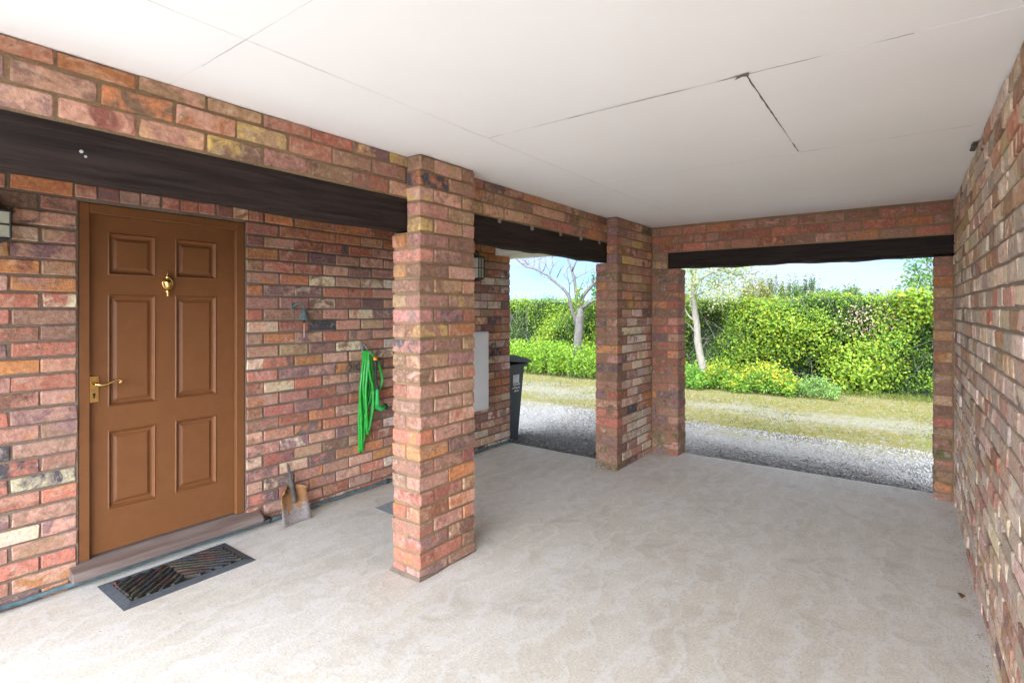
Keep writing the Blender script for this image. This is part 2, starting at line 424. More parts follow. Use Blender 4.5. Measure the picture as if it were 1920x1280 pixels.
sb = MB()
pts = [(-7, -.6), (5.69, -.6), (5.69, 2.5), (4.93, 2.5), (4.93, 3.78), (-7, 3.78)]
rs = random.Random(8)
def edge(p, q, n):
    return [(p[0] + (q[0] - p[0]) * i / n + (rs.uniform(-.008, .008) if i else 0), p[1] + (q[1] - p[1]) * i / n + (rs.uniform(-.008, .008) if i else 0)) for i in range(n)]
ring = []
for i in range(6): ring += edge(pts[i], pts[(i + 1) % 6], 30)
n = len(ring)
sb.add([(x, y, 0) for x, y in ring] + [(x, y, -.14) for x, y in ring], [tuple(range(n))] + [(i, (i + 1) % n, (i + 1) % n + n, i + n) for i in range(n)])
slab = build('concrete_floor', sb, CONCRETE, kind='structure', origin=(0, 0, 0))
pt = MB(); pt.cbox(2.67, 2.90, 3.09, 3.31, -.002, .004, .002, .004, random.Random(7))
build('patch', pt, paint_mat('grey_patch', (.27, .28, .29), .8, .25, .3, 30), slab, norm=False)

RX0 = -.9  # unseen rear roof edge, placed to limit sun on the near floor
PX0 = -2.6  # unseen porch roof, lengthened to keep sun off the left floor
cl = MB(); cl.box(RX0, 5.80, -.56, YB + .1, HC + .012, HC + .26); cl.box(PX0, 5.80, YB + .1, YH + .3, HC + .012, HC + .26)
ceiling = build('ceiling', cl, DARK, kind='structure', origin=(2.4, 1.5, HC))
rc = random.Random(5)
ex = [RX0, -.348, .88, 2.128, 3.36, 4.59, XE + .05]
def panel(x0, x1, y0, y1, dz=0):
    g_ = .0006; m = MB(); m.cbox(x0 + g_, x1 - g_, y0 + g_, y1 - g_, HC - dz, HC + .010 - dz * .5, .0004, .0006, rc)
    build('panel', m, CEIL, ceiling, norm=False)
for i in range(6):
    a, b = ex[i], ex[i + 1]
    if i == 3: panel(a, b, YR - .05, .485, .002); panel(a, b, .485, 1.737)
    else: panel(a, b, YR - .05, 1.737, rc.uniform(0, .0015))
    panel(a, b, 1.737, YB + .06, rc.uniform(0, .0015))
SEAM = paint_mat('cracked_filler', (.16, .13, .105), .9, .5, .3, 30); SEAM_L = paint_mat('hairline_filler', (.46, .44, .41), .9, .3, .2, 30)
def seam(p, q, w0, w1, mat, seed, gaps=0.0):
    """an open, cracked joint: a thin ragged strip of dirty filler along a panel edge"""
    rng = random.Random(seed); p, q = Vector(p), Vector(q); d = (q - p); n_ = max(4, int(d.length / .035)); nrm = Vector((-d.y, d.x)).normalized(); m_ = MB(); ww = []
    k = rng.random() * 9
    for i in range(n_ + 1):
        t = i / n_; w_ = w0 + (w1 - w0) * (.5 + .5 * math.sin(t * 9 + k) * math.sin(t * 4.3 + k)) ; w_ *= rng.uniform(.6, 1.25)
        c_ = p + d * t + nrm * rng.uniform(-.0012, .0012); a, b = c_ + nrm * w_ * .5, c_ - nrm * w_ * .5
        m_.v += [(a.x, a.y, HC - .0031), (b.x, b.y, HC - .0031)]
        if math.sin(t * 7 + k * 3) + .5 * math.sin(t * 19 + k) < gaps * 2 - 1: w_ *= .3; a, b = c_ + nrm * w_ * .5, c_ - nrm * w_ * .5; m_.v[-2:] = [(a.x, a.y, HC - .0031), (b.x, b.y, HC - .0031)]
        if i: m_.f.append((2 * i - 2, 2 * i - 1, 2 * i + 1, 2 * i))
    build('seam', m_, mat, ceiling)
seam((2.128, .49), (2.128, 1.25), .0035, .006, SEAM, 1, .05); seam((2.128, 1.25), (2.128, 1.73), .0015, .0035, SEAM, 2, .25)
seam((2.128, .485), (2.128, -.02), .001, .0055, SEAM, 3, .30)
seam((2.14, .485), (3.34, .485), .0035, .0085, SEAM, 4, .08)
seam((3.36, .49), (3.36, 1.72), .001, .003, SEAM_L, 5, .15); seam((3.36, .48), (3.36, -.25), .001, .004, SEAM, 6, .4)
seam((.88, 1.1), (.88, 2.05), .0006, .0022, SEAM, 7, .45); seam((.60, 1.737), (2.1, 1.737), .0005, .0016, SEAM, 8, .5); seam((2.15, 1.737), (3.4, 1.737), .0008, .0018, SEAM_L, 9, .2)
seam((4.59, .2), (4.59, 1.7), .001, .003, SEAM_L, 10, .4); seam((3.5, 1.737), (5.3, 1.737), .001, .003, SEAM_L, 11, .4)
m = MB(); m.add([(2.112, .47, HC - .004), (2.142, .478, HC - .006), (2.137, .50, HC - .004), (2.146, .53, HC - .007), (2.126, .515, HC - .003), (2.120, .545, HC - .003), (2.116, .505, HC - .005)], [(0, 1, 2, 6), (2, 3, 4), (2, 4, 6), (4, 5, 6)])
build('chipped_edge', m, SEAM, ceiling)
m = MB(); m.cbox(3.68, 3.83, YR + .004, YR + .03, HC - .022, HC - .010, .003, .003, rc); build('timber_splinter', m, BARK_DARK, ceiling, norm=False)

# ------------------------------------------------------------------ right-hand wall
def moss(z): return GREEN if z < .22 else None
rw = tag(build('brick_wall', MB().box(RX0, XE + .22, YR - .22, YR - .007, -.05, HC), MORTAR_PALE),
         'long brick side wall on the right, seen at a sharp angle', 'wall')
bw = Brickwork(11)
for k, a, b in courses(-.01, HC - .003):
    x = RX0 - .12 * (k % 2) - bw.rng.uniform(0, .03)
    while x < XE + .2:
        ln = BW if bw.rng.random() < .14 else BL
        p, q = max(x, RX0), min(x + ln, XE + .22)
        if q - p > .04:
            pr = bw.rng.uniform(-.002, .004)
            bw.brick(p, q, YR - .1, YR + pr, a, b, PAL_PALE if a < 1.75 else PAL_PALE + [(TAN, 5), (BRN, 2.5), (YEL, .6)], p < 1.9, None)
        x += ln + J
bw.finish(rw)

# ------------------------------------------------------------------ free-standing pier near the door
px0, px1 = 2.105, 2.585; PY1 = YP + BL
mid = (px0 + px1) / 2
mo = MB(); mo.box(px0 + .0085, px1 - .0085, YP + .0085, PY1 - .0085, -.05, 1.982); mo.box(px0 + .0085, px1 - .0085, YP + .0085, YB - .002, 1.982, HC - .002)
pier = tag(build('brick_pier', mo, MORTAR_TAN), 'free-standing brick pier between the front door and the far opening', 'pier')
bw = Brickwork(21)
for k, a, b in courses(-.005, HC - .004):
    lo = a < 1.1; pal = PAL_PIER_LOW if (lo or (a < 1.5 and bw.rng.random() < .4)) else PAL_PIER_TOP
    full = a < 1.98
    if k % 2 == 0:   # two stretchers along the front
        for p, q in ((px0, mid - J / 2), (mid + J / 2, px1)):
            bw.brick(p, q, YP, YP + BW, a, b, pal)
            if full: bw.brick(p, q, PY1 - BW, PY1, a, b, [(ROSE, 3), (ORG, 3), (RED, 4), (BRN, 2)] if lo else pal)
    else:
        e = PY1 if full else YB - .004
        bw.brick(px0, px0 + BW, YP, e, a, b, [(ROSE, 3), (ORG, 3), (RED, 4), (BRN, 2)] if lo else pal); bw.brick(px1 - BW, px1, YP, e, a, b, pal)  # low left-face bricks coloured darker to offset the full sun there
        bw.brick(px0 + BW + J, px1 - BW - J, YP, YP + BW, a, b, pal)
        if full: bw.brick(px0 + BW + J, px1 - BW - J, PY1 - BW, PY1, a, b, pal)
bw.finish(pier)
m = MB(); m.cbox(px1 + .001, px1 + .022, YP + .03, YP + .055, .45, .56, .004, .002); build('hinge_bracket', m, BLACK_METAL, pier)
m = MB(); rs2 = random.Random(4)     # cement smeared round the foot
fr = [(px0 - .012, YP - .010), (px0 + .12, YP - .016), (px0 + .25, YP - .006), (px0 + .38, YP - .014), (px1 + .008, YP - .008), (px1 + .012, PY1 + .01), (px0 - .014, PY1 + .012), (px0 - .022, YP + .12)]
n = len(fr); m.add([(x, y, .0035) for x, y in fr] + [(min(max(x, px0 + .003), px1 - .003), min(max(y, YP + .003), PY1 - .003), (.028 if px0 + .1 > x else .010) + rs2.uniform(-.006, .006)) for x, y in fr],
      [(i, (i + 1) % n, (i + 1) % n + n, i + n) for i in range(n)])
build('cement_fillet', m, MORTAR_GREY, pier)

# ------------------------------------------------------------------ far pier: wall stub running to the end wall
qx0 = 4.66
mo = MB(); mo.box(qx0 + .0085, XE + .1, YP + .0085, PY1 - .006, -.05, 1.982); mo.box(qx0 + .0085, XE + .1, YP + .0085, YB - .002, 1.982, HC - .002)
mo.box(qx0 + .16, XE + .1, YB - .002, PY1 - .006, 1.982, HC - .002)
pier2 = tag(build('brick_wall', mo, MORTAR_TAN), 'short brick wall stub between the two far openings, mossy at its foot', 'wall')
bw = Brickwork(31)
for k, a, b in courses(-.005, HC - .004):
    pal_lit = [(PALE, 6), (PINK, 5), (CRM, 3), (ROSE, 3), (PUR, 1.4), (ORG, .8), (SLA, .5)] if a < 1.5 else PAL_PIER_TOP + [(PINK, 5)]  # low front bricks paler: light from the openings put into their colour
    full = a < 1.98; end = PY1 if full else YB - .004; sec = moss(a)
    if k % 2 == 0:
        x = qx0; first = True
        while x < XE - .02:
            q = min(x + BL, XE); bw.brick(x, q, YP, YP + BW, a, b, PAL_SHADED if first else pal_lit, False, sec if first else None); x = q + J; first = False
        if full: bw.brick(qx0, qx0 + BL, PY1 - BW, PY1, a, b, PAL_SHADED, False, sec)
    else:
        bw.brick(qx0, qx0 + BW, YP, end, a, b, PAL_SHADED, False, sec); x = qx0 + BW + J
        while x < XE - .02:
            q = min(x + BL, XE); bw.brick(x, q, YP, YP + BW, a, b, pal_lit); x = q + J
bw.finish(pier2)

# ------------------------------------------------------------------ end wall with the wide opening
EY = 1.924; EYR = -.178; ZBT = 2.135; ZBB = 1.97; BYE = 2.02
mo = MB(); mo.box(XE + .006, XE + .22, EY + .006, YP + .05, -.05, ZBB - .006); mo.box(XE + .006, XE + .22, BYE + .016, YP + .05, ZBB - .006, HC - .002)
mo.box(XE + .006, XE + .22, YR - .1, BYE + .016, ZBT + .001, HC - .002); mo.box(XE + .006, XE + .22, YR - .1, EYR - .006, -.05, ZBB - .006)
ew = tag(build('brick_wall', mo, MORTAR_TAN), 'brick end wall framing the wide opening towards the hedge', 'wall')
bw = Brickwork(41)
for k, a, b in courses(-.005, ZBB - .004):
    sec = moss(a)
    if k % 2 == 0:
        bw.brick(XE, XE + BL, EY, EY + BW, a, b, PAL_SHADED, False, sec); bw.brick(XE, XE + BW, EY + BW + J, YP - .004, a, b, PAL_SHADED, False, sec)
    else:
        bw.brick(XE, XE + BW, EY, EY + BL, a, b, PAL_SHADED, False, sec); bw.brick(XE + BW + J, XE + BL, EY, EY + BL, a, b, PAL_SHADED)
        bw.brick(XE, XE + BW, EY + BL + J, YP - .004, a, b, PAL_SHADED, False, sec)
    bw.brick(XE, XE + BL, YR + .010, EYR, a, b, [(BRN, 5), (RED, 2), (TAN, 2), (ORG, 1.4)], False, moss(a - .25))
for k, a, b in courses(ZBB, ZBT, ZBB + .006): bw.brick(XE, XE + BW, BYE + .03, YP - .004, a, b, PAL_SHADED + PAL_PIER_TOP)
for k, a, b in courses(ZBT, HC - .004, ZBT + .012):
    y = YR + .012 - .12 * (k % 2)
    while y < YP:
        p, q = max(y, YR + .012), min(y + BL, YP - .004)
        if q - p > .04: bw.brick(XE, XE + BW, p, q, a, b, [(RED, 5), (BRN, 4), (ORG, 2), (ROSE, 2)])
        y += BL + J
bw.finish(ew)

# ------------------------------------------------------------------ timber beams
def beam(name, x0, x1, y0, y1, z0, z1, mat, label, seed, along='x'):
    rng = random.Random(seed); n = 40; m = MB(); prof = [(0, .022), (0, 1), (1, 1), (1, 0), (.20, 0), (.09, .006)]
    def wob(t, s_): return .006 * math.sin(t * 5.1 + s_) + .004 * math.sin(t * 13.7 + 2 * s_) + rng.uniform(-.0015, .0015)
    for i in range(n + 1):
        t = i / n
        for j, (a, c) in enumerate(prof):
            zz = z0 + (z1 - z0) * c if c in (0, 1) else z0 + c * (1 if a else 1.0)
            ww = wob(t * 3, seed + j) * (1 if c < .5 else .35)
            if along == 'x': m.v.append((x0 + (x1 - x0) * t, y0 + (y1 - y0) * a + ww * (a < .5) * .5, zz + ww * (.8 if c < .5 else 0)))
            else: m.v.append((x0 + (x1 - x0) * a + ww * (a < .5) * .5, y0 + (y1 - y0) * t, zz + ww * (.8 if c < .5 else 0)))
    k = len(prof)
    for i in range(n):
        for j in range(k): m.f.append((i * k + j, i * k + (j + 1) % k, (i + 1) * k + (j + 1) % k, (i + 1) * k + j))
    m.f.append(tuple(range(k))); m.f.append(tuple(n * k + j for j in range(k)))
    return tag(build(name, m, mat), label, 'beam')
ZT = 2.176; ZU = 1.992
b1 = beam('timber_beam', PX0, 2.335, YB + .006, YB + .11, ZU, ZT, BEAM_X, 'black timber beam above the brown front door, left of the pier', 1)
b2 = beam('timber_beam', 2.345, 4.80, YB + .006, YB + .11, ZU, ZT, BEAM_X, 'black timber beam over the opening beside the wheelie bin', 2)
b3 = beam('timber_beam', XE + .008, XE + .19, YR - .004, BYE, ZBB, ZBT, BEAM_Y, 'black timber beam across the wide opening facing the hedge', 3, 'y')
m = MB(); m.lathe([(.001, -.003), (.006, -.002), (.0065, .001), (.004, .004)], (.60, YB + .004, 2.09), 'y', 7); m.lathe([(.001, -.003), (.005, -.002), (.0045, .001)], (.612, YB + .004, 2.075), 'y', 6)
build('paint_blob', m, paint_mat('paint_blob', (.38, .42, .40), .6, .3), b1)

# ------------------------------------------------------------------ brick strips above the beams
def strip(x0, x1, label, seed, pal, nubs=()):
    o = tag(build('brick_wall', MB().box(x0, x1, YB + .0085, YB + .105, ZT + .002, HC - .002), MORTAR_TAN), label, 'wall')
    bw_ = Brickwork(seed)
    for k, a, b in courses(ZT, HC - .004, ZT + .013):
        x = x0 - (.13 if k % 2 else .01)
        while x < x1:
            p, q = max(x, x0 + .002), min(x + BL, x1 - .002)
            if q - p > .05: bw_.brick(p, q, YB, YB + BW - .01, a, b, pal)
            x += BL + J
    bw_.finish(o)
    for x in nubs:
        m_ = MB(); m_.cbox(x, x + .032, YB - .005, YB + .02, ZT - .026, ZT + .012, .004, .003, random.Random(int(x * 100))); build('mortar_wedge', m_, MORTAR_PALE, o)
    return o
strip(PX0, px0 + .22, 'brick courses between the front door beam and the ceiling', 51, PAL_UPPER)
strip(px0 + .23, qx0 + .12, 'brick courses above the beam beside the far pier, with mortar wedges', 52, PAL_UPPER, (2.97, 3.38, 3.80, 4.15, 4.50))

# ------------------------------------------------------------------ house: wall, eaves, door
house = empty('brick_house', (1.7, YH, 0), 'red brick house wall with brown front door behind the pier', 'house')
DX0, DX1, DZ = .944, 1.868, 2.137
mo = MB(); mo.box(PX0, DX0 - .004, YH + .0085, YH + .25, -.05, HC); mo.box(DX1 + .004, XH - .006, YH + .0085, YH + .25, -.05, HC); mo.box(DX0 - .004, DX1 + .004, YH + .0085, YH + .25, DZ + .004, HC)
wall = build('wall', mo, MORTAR_GREY, house)
bw = Brickwork(61)
def behind(x):
    u, v = pix((x, YH, 1)); return 748 < u < 882
for k, a, b in courses(.0, HC):
    holes = []
    if b < .125: holes = [(DX0 - .03, DX1 + .05)]
    elif a < DZ + .01: holes = [(DX0, DX1)]
    if 2.13 < a < 2.2:
        x = DX0 - .02
        while x < DX1 + .1:
            bw.brick(x, x + .098, YH, YH + .1, a, b, [(RED, 4), (ORG, 3), (PINK, 2), (CRM, .8), (PUR, 1)]); x += .108
        holes = [(DX0 - .02, x)]
    first = PX0 - (.12 if k % 2 else 0) - bw.rng.uniform(0, .01)
    for p0, q0 in spans(PX0, XH, holes):
        x = first
        if p0 > 0: x = DX1 + J - (.12 if k % 2 else 0)
        while x < q0:
            p, q = max(x, p0), min(x + BL + bw.rng.uniform(-.006, .006), q0)
            if q0 - q - J < .07: q = q0
            if q - p > .035 and p < q0:
                pal = PAL_HOUSE if x < 3 else [(PALE, 4), (PINK, 7), (ROSE, 4), (PUR, 2), (RED, 3), (CRM, 2), (SLA, .8), (ORG, 1)]  # far-end bricks paler: outdoor light put into their colour
                if a > 2.05: pal = [(ORG, 4), (RED, 3), (BRN, 2), (TAN, 1)]
                ytop = YH + .1 if q < XH - .01 or k % 2 else YH + .23
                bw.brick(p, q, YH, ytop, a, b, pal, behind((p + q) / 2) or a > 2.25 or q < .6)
            x += BL + J
            if q == q0: break
bw.finish(wall)
build('eaves', MB().box(4.67, 5.15, YB + .2, YH + .5, 2.142, HC - .002), SOFFIT, house)
# the door
fr = MB(); FY = YH + .012
fr.cbox(DX0, DX0 + .050, FY, FY + .09, .128, DZ, .003); fr.cbox(DX1 - .058, DX1, FY, FY + .09, .128, DZ, .003); fr.cbox(DX0 + .0502, DX1 - .0582, FY + .001, FY + .09, DZ - .055, DZ, .003)
LX0, LX1, LZ0, LZ1 = DX0 + .053, DX1 - .061, .136, DZ - .058; LY = FY + .030
px = [(LX0, 1.085), (1.335, 1.440), (1.695, LX1)]; pz = [(LZ0, .372), (.832, .968), (1.625, 1.737), (1.985, LZ1)]
lf = MB()
for a, b in px: lf.box(a, b, LY, LY + .04, LZ0, LZ1)
for a, b in ((px[0][1], px[1][0]), (px[1][1], px[2][0])):
    for c, d in pz: lf.box(a, b, LY + .0003, LY + .04, c, d)
door = build('door', lf, DOORP, house)
build('door_frame', fr, DOORP, door)
for a, b in ((px[0][1], px[1][0]), (px[1][1], px[2][0])):
    for (_, c), (d, _) in zip(pz[:-1], pz[1:]):
        m = MB(); prof = [(0, .001), (.007, -.004), (.014, .006), (.020, .015), (.030, .016), (.046, .006), (.050, .0055)]
        rings = []
        for ins, dep in prof:
            rings.append(len(m.v)); m.v += [(a + ins, LY + dep, c + ins), (b - ins, LY + dep, c + ins), (b - ins, LY + dep, d - ins), (a + ins, LY + dep, d - ins)]
        for r0, r1 in zip(rings[:-1], rings[1:]):
            for i in range(4): m.f.append((r0 + i, r0 + (i + 1) % 4, r1 + (i + 1) % 4, r1 + i))
        m.f.append(tuple(rings[-1] + i for i in range(4)))
        build('panel', m, DOORP, door, norm=False)
hp = MB(); hp.cbox(.997, 1.043, LY - .006, LY - .0005, 1.006, 1.158, .002)
plate = build('handle_plate', hp, BRASS, door)
hl = MB(); hl.lathe([(.014, -.006), (.012, -.02), (.009, -.03), (.009, -.052), (.005, -.056)], (1.02, LY, 1.112), 'y', 14)
hl.tube([(1.02, LY - .048, 1.112), (1.045, LY - .052, 1.106), (1.075, LY - .052, 1.112), (1.105, LY - .052, 1.128), (1.125, LY - .052, 1.132), (1.138, LY - .052, 1.122), (1.134, LY - .052, 1.112), (1.126, LY - .052, 1.114)], [.008, .0075, .007, .006, .0055, .0055, .005, .004], 8)
build('handle', hl, BRASS, door, smooth=True)
kh = MB(); kh.lathe([(.007, 0), (.007, -.002), (.001, -.0022)], (1.02, LY - .006, 1.052), 'y', 10); kh.cbox(1.0165, 1.0235, LY - .0082, LY - .006, 1.03, 1.052, .0005)
build('keyhole', kh, DARK, door)
kn = MB(); kx, kz = 1.393, 1.695
kn.lathe([(.004, .078), (.007, .074), (.004, .066), (.010, .058), (.006, .05), (.016, .042), (.009, .035)], (kx, LY - .016, kz), 'z', 12)
kn.tube([(kx + .028 * math.sin(t), LY - .016, kz + .005 + .034 * math.cos(t)) for t in np.linspace(0, 2 * math.pi, 22)], .0042, 7, False)
kn.lathe([(.010, -.03), (.016, -.024), (.024, .006), (.018, .022), (.006, .028)], (kx, LY - .014, kz + .004), 'z', 12)
kn.lathe([(.004, -.078), (.008, -.072), (.005, -.06), (.012, -.046), (.008, -.036)], (kx, LY - .016, kz), 'z', 12)
kn.lathe([(.012, -.016), (.010, .0)], (kx, LY, kz + .045), 'y', 10); kn.lathe([(.012, -.016), (.010, .0)], (kx, LY, kz - .045), 'y', 10)
build('knocker', kn, BRASS, door, smooth=True)
sm = MB(); prof = [(-.075, .052), (-.080, .060), (-.078, .092), (-.070, .100), (.02, .126), (.1, .126), (.1, .052)]
for xx in (DX0 - .045, DX1 + .085):
    sm.v += [(xx, YH + a, z) for a, z in prof]
k = len(prof); sm.f = [tuple(range(k)), tuple(range(k, 2 * k))] + [(i, (i + 1) % k, (i + 1) % k + k, i + k) for i in range(k)]
build('threshold', sm, SILL, door)

# ------------------------------------------------------------------ things on and beside the house wall
def lantern(x, zb, zt, label, arm):
    y = YH; t = empty('wall_lantern', (x, y, zb), label, 'lamp', 'lanterns on the house wall'); w2 = .058 if x < 2 else .045; d0, d1 = y - .10, y - .012
    fm = MB(); hgt = zt - zb
    for sx in (-1, 1):
        for yy in (d0, d1): fm.tube([(x + sx * w2, yy, zb + .02), (x + sx * w2, yy, zt - .03)], .005, 6)
    for zz in (zb + .02, (zb + zt) / 2 - .005, zt - .03):
        for sx in (-1, 1): fm.tube([(x + sx * w2, d0, zz), (x + sx * w2, d1, zz)], .0042, 6)
        fm.tube([(x - w2, d0, zz), (x + w2, d0, zz)], .0042, 6)
    fm.tube([(x, d0 - .001, zb + .02), (x, d0 - .001, zt - .03)], .0038, 6)
    build('cage', fm, BLACK_METAL, t)
    gl = MB(); gl.box(x - w2 + .003, x + w2 - .003, d0 + .003, d1, zb + .02, zt - .03); build('pane', gl, FROST, t)
    rf = MB(); rf.add([(x - w2 - .018, d0 - .018, zt - .028), (x + w2 + .018, d0 - .018, zt - .028), (x + w2 + .018, y - .004, zt - .028), (x - w2 - .018, y - .004, zt - .028),
                       (x - .02, d1 - .04, zt), (x + .02, d1 - .04, zt), (x + .02, y - .004, zt), (x - .02, y - .004, zt)],
                      [(0, 1, 2, 3), (4, 5, 6, 7), (0, 1, 5, 4), (1, 2, 6, 5), (2, 3, 7, 6), (3, 0, 4, 7)])
    build('hood', rf, BLACK_METAL, t)
    bs = MB(); bs.add([(x - w2 - .006, d0 - .006, zb + .018), (x + w2 + .006, d0 - .006, zb + .018), (x + w2 + .006, y - .004, zb + .018), (x - w2 - .006, y - .004, zb + .018),
                       (x - .02, d1 - .05, zb - .008), (x + .02, d1 - .05, zb - .008), (x + .02, y - .004, zb - .008), (x - .02, y - .004, zb - .008)],
                      [(0, 1, 2, 3), (4, 5, 6, 7), (0, 1, 5, 4), (1, 2, 6, 5), (2, 3, 7, 6), (3, 0, 4, 7)])
    build('base', bs, BLACK_METAL, t)
    ar = MB(); ar.lathe([(.03, 0), (.028, -.012), (.012, -.018)], (x, y - .003, zt + .03), 'y', 12)
    ar.tube([(x, y - .01, zt + .03), (x, y - .04, zt + .045), (x, y - .055, zt + .02), (x, y - .055, zt - .003)], [.008, .009, .008, .007], 8); build('arm', ar, BLACK_METAL, t)
lantern(.585, 1.87, 2.055, 'black wall lantern with frosted panes left of the front door', 1)
lantern(4.30, 1.845, 2.11, 'black wall lantern with frosted panes above the white cabinet', 1)

mb_ = empty('meter_cabinet', (4.35, YH, .49), 'tall white plastic cabinet on the house wall behind the pier', 'cabinet')
m = MB(); m.cbox(4.12, 4.43, YH - .10, YH - .004, .475, 1.30, .008); build('casing', m, WHITE_PL, mb_)
m = MB(); m.cbox(4.14, 4.41, YH - .112, YH - .1005, .50, 1.265, .004); build('cabinet_door', m, WHITE_PL, mb_)
m = MB(); m.cbox(4.155, 4.18, YH - .117, YH - .1125, .86, .90, .002); build('latch', m, BLACK_METAL, mb_)

m = MB(); rp_ = random.Random(2); pth = []
for x in np.linspace(PX0, XH + .02, 56): pth.append((x, YH - .020 + rp_.uniform(-.002, .002) - (.004 if DX0 < x < DX1 else 0), .030 + rp_.uniform(-.004, .004)))
m.tube(pth, .0135, 10)
pp = tag(build('water_pipe', m, PIPE, smooth=True), 'thin verdigris pipe running along the foot of the house wall', 'pipe')
for x in (.35, 2.02, 3.1, 4.2, 4.88):
    m = MB(); m.cbox(x, x + .018, YH - .036, YH - .003, .012, .050, .003); build('pipe_clip', m, BLACK_METAL, pp)
# the garden hose on its hook
hk = MB(); hx, hy = 2.857, YH - .012
hk.cbox(hx - .012, hx + .012, YH - .008, YH - .0005, 1.175, 1.255, .002); hk.tube([(hx, YH - .006, 1.245), (hx, YH - .03, 1.238), (hx, YH - .05, 1.215), (hx + .0, YH - .065, 1.20)], .006, 8)
hk.tube([(hx, YH - .006, 1.19), (hx + .0, YH - .05, 1.166), (hx, YH - .105, 1.163), (hx, YH - .118, 1.19)], .006, 8)
tag(build('wall_hook', hk, STEEL, smooth=False), 'dull metal wall hook carrying the green hose', 'hook')
hose = empty('garden_hose', (hx, YH - .05, .35), 'bright green garden hose hanging in coils from a hook', 'hose')
def loop(x_l, x_r, zbot, y, top=1.183, wig=0.0, seed=0):
    rng = random.Random(seed); p = []; n = 26
    for i in range(n + 1):
        t = 2 * math.pi * i / n; cx = (x_l + x_r) / 2; rx = (x_r - x_l) / 2
        z = (top + zbot) / 2 + (top - zbot) / 2 * math.cos(t)
        k = (top - z) / (top - zbot)
        wid = math.sin(t) * rx * (0.55 + .9 * k * (1 - k) * 2.0)
        p.append((hx + (cx - hx) * min(1, k * 1.6) + wid, y + rng.uniform(-.006, .006) + .012 * math.cos(t * 2), z + rng.uniform(-.004, .004)))
    return p
hm = MB(); rads = .0115
for i, (a, b, zb_) in enumerate([(hx - .065, hx - .02, .345), (hx - .055, hx - .005, .36), (hx - .075, hx + .015, .60), (hx - .03, hx + .05, .58), (hx - .06, hx + .035, .70), (hx - .045, hx + .03, .50), (hx + .0, hx + .12, .80)]):
    hm.tube(loop(a, b, zb_, YH - .03 - .0125 * i, 1.180 + .004 * (i % 2), seed=i), rads, 8, False)
build('hose_coil', hm, HOSE, hose, smooth=True)
m = MB(); m.tube([(hx + .035, YH - .125, 1.10), (hx + .045, YH - .125, .95), (hx + .055, YH - .125, .86)], .009, 8); m.lathe([(.013, 0), (.016, .02), (.016, .05), (.012, .06)], (hx + .035, YH - .125, 1.055), 'z', 10); build('connector', m, BLACK_METAL, hose)
m = MB(); m.lathe([(.016, 0), (.018, .006), (.018, .02), (.014, .026)], (hx + .033, YH - .125, 1.112), 'z', 10); build('connector_ring', m, ORANGE, hose)
m = MB(); m.lathe([(.018, 0), (.020, .05), (.015, .12), (.017, .15), (.012, .17)], (hx + .055, YH - .125, .705), 'z', 10); m.tube([(hx + .055, YH - .125, .72), (hx + .085, YH - .13, .70), (hx + .125, YH - .135, .712)], [.018, .02, .024], 10); build('spray_nozzle', m, HOSE_D, hose, smooth=True)
m = MB(); m.tube([(hx + .124, YH - .135, .712), (hx + .142, YH - .137, .717)], [.027, .027], 12); m.lathe([(.015, 0), (.015, .03)], (hx + .055, YH - .125, .87), 'z', 10); build('nozzle_tip', m, BLACK_METAL, hose)
# the bell
bx_, bz_ = 2.26, 1.46
bell = empty('door_bell', (bx_, YH, 1.33), 'small verdigris hand bell with pull cord on the house wall', 'bell')
m = MB(); m.lathe([(.006, .075), (.016, .070), (.022, .055), (.027, .03), (.038, .008), (.043, 0), (.036, .002)], (bx_ + .015, YH - .065, bz_), 'z', 16); build('bell_cup', m, VERD, bell, smooth=True)
m = MB(); m.cbox(bx_ - .055, bx_ - .02, YH - .008, YH - .001, bz_ + .075, bz_ + .125, .003); m.tube([(bx_ - .035, YH - .006, bz_ + .10), (bx_ - .025, YH - .03, bz_ + .118), (bx_, YH - .055, bz_ + .122), (bx_ + .015, YH - .065, bz_ + .10), (bx_ + .015, YH - .065, bz_ + .07)], .006, 8); build('bracket', m, VERD, bell)
m = MB(); m.lathe([(.004, -.002), (.009, -.012), (.004, -.026)], (bx_ + .015, YH - .065, bz_), 'z', 10); build('clapper', m, BLACK_METAL, bell)
m = MB(); m.tube([(bx_ + .015, YH - .065, bz_ - .02), (bx_ + .016, YH - .063, bz_ - .08), (bx_ + .015, YH - .064, bz_ - .135)], .0032, 6); build('pull_cord', m, STRING, bell)
# the old shovel leaning by the door
sh = empty('shovel', (2.13, YH - .15, .0), 'old rusty shovel blade leaning on the wall beside the door', 'shovel')
m = MB(); W = []
nu, nv = 8, 9; bl0 = Vector((2.035, YH - .185, .006)); bl1 = Vector((2.27, YH - .165, .006)); up = Vector((.02, .125, .245))
for j in range(nv + 1):
    for i in range(nu + 1):
        u = i / nu; v = j / nv; half = 1 - .16 * v - (.28 * max(0, v - .86) / .14 * abs(u - .5) * 2 * 0)
        c_ = bl0.lerp(bl1, .5 + (u - .5) * half); p = c_ + up * (v - (.10 * max(0, v - .8) / .2) * (abs(u - .5) * 2) ** 2)
        p.y += -.030 * (abs(u - .5) * 2) ** 3 * (.3 + v) + .010 * math.cos((u - .5) * math.pi) - .035 * max(0, v - .85) / .15 * (abs(u - .5) > .15)
        m.v.append(tuple(p))
for j in range(nv):
    for i in range(nu): a = j * (nu + 1) + i; m.f.append((a, a + 1, a + nu + 2, a + nu + 1))
bl = build('blade', m, RUST, sh, origin=(2.15, YH - .1, 0), smooth=True)
sd_m = bl.modifiers.new('thick', 'SOLIDIFY'); sd_m.thickness = .004
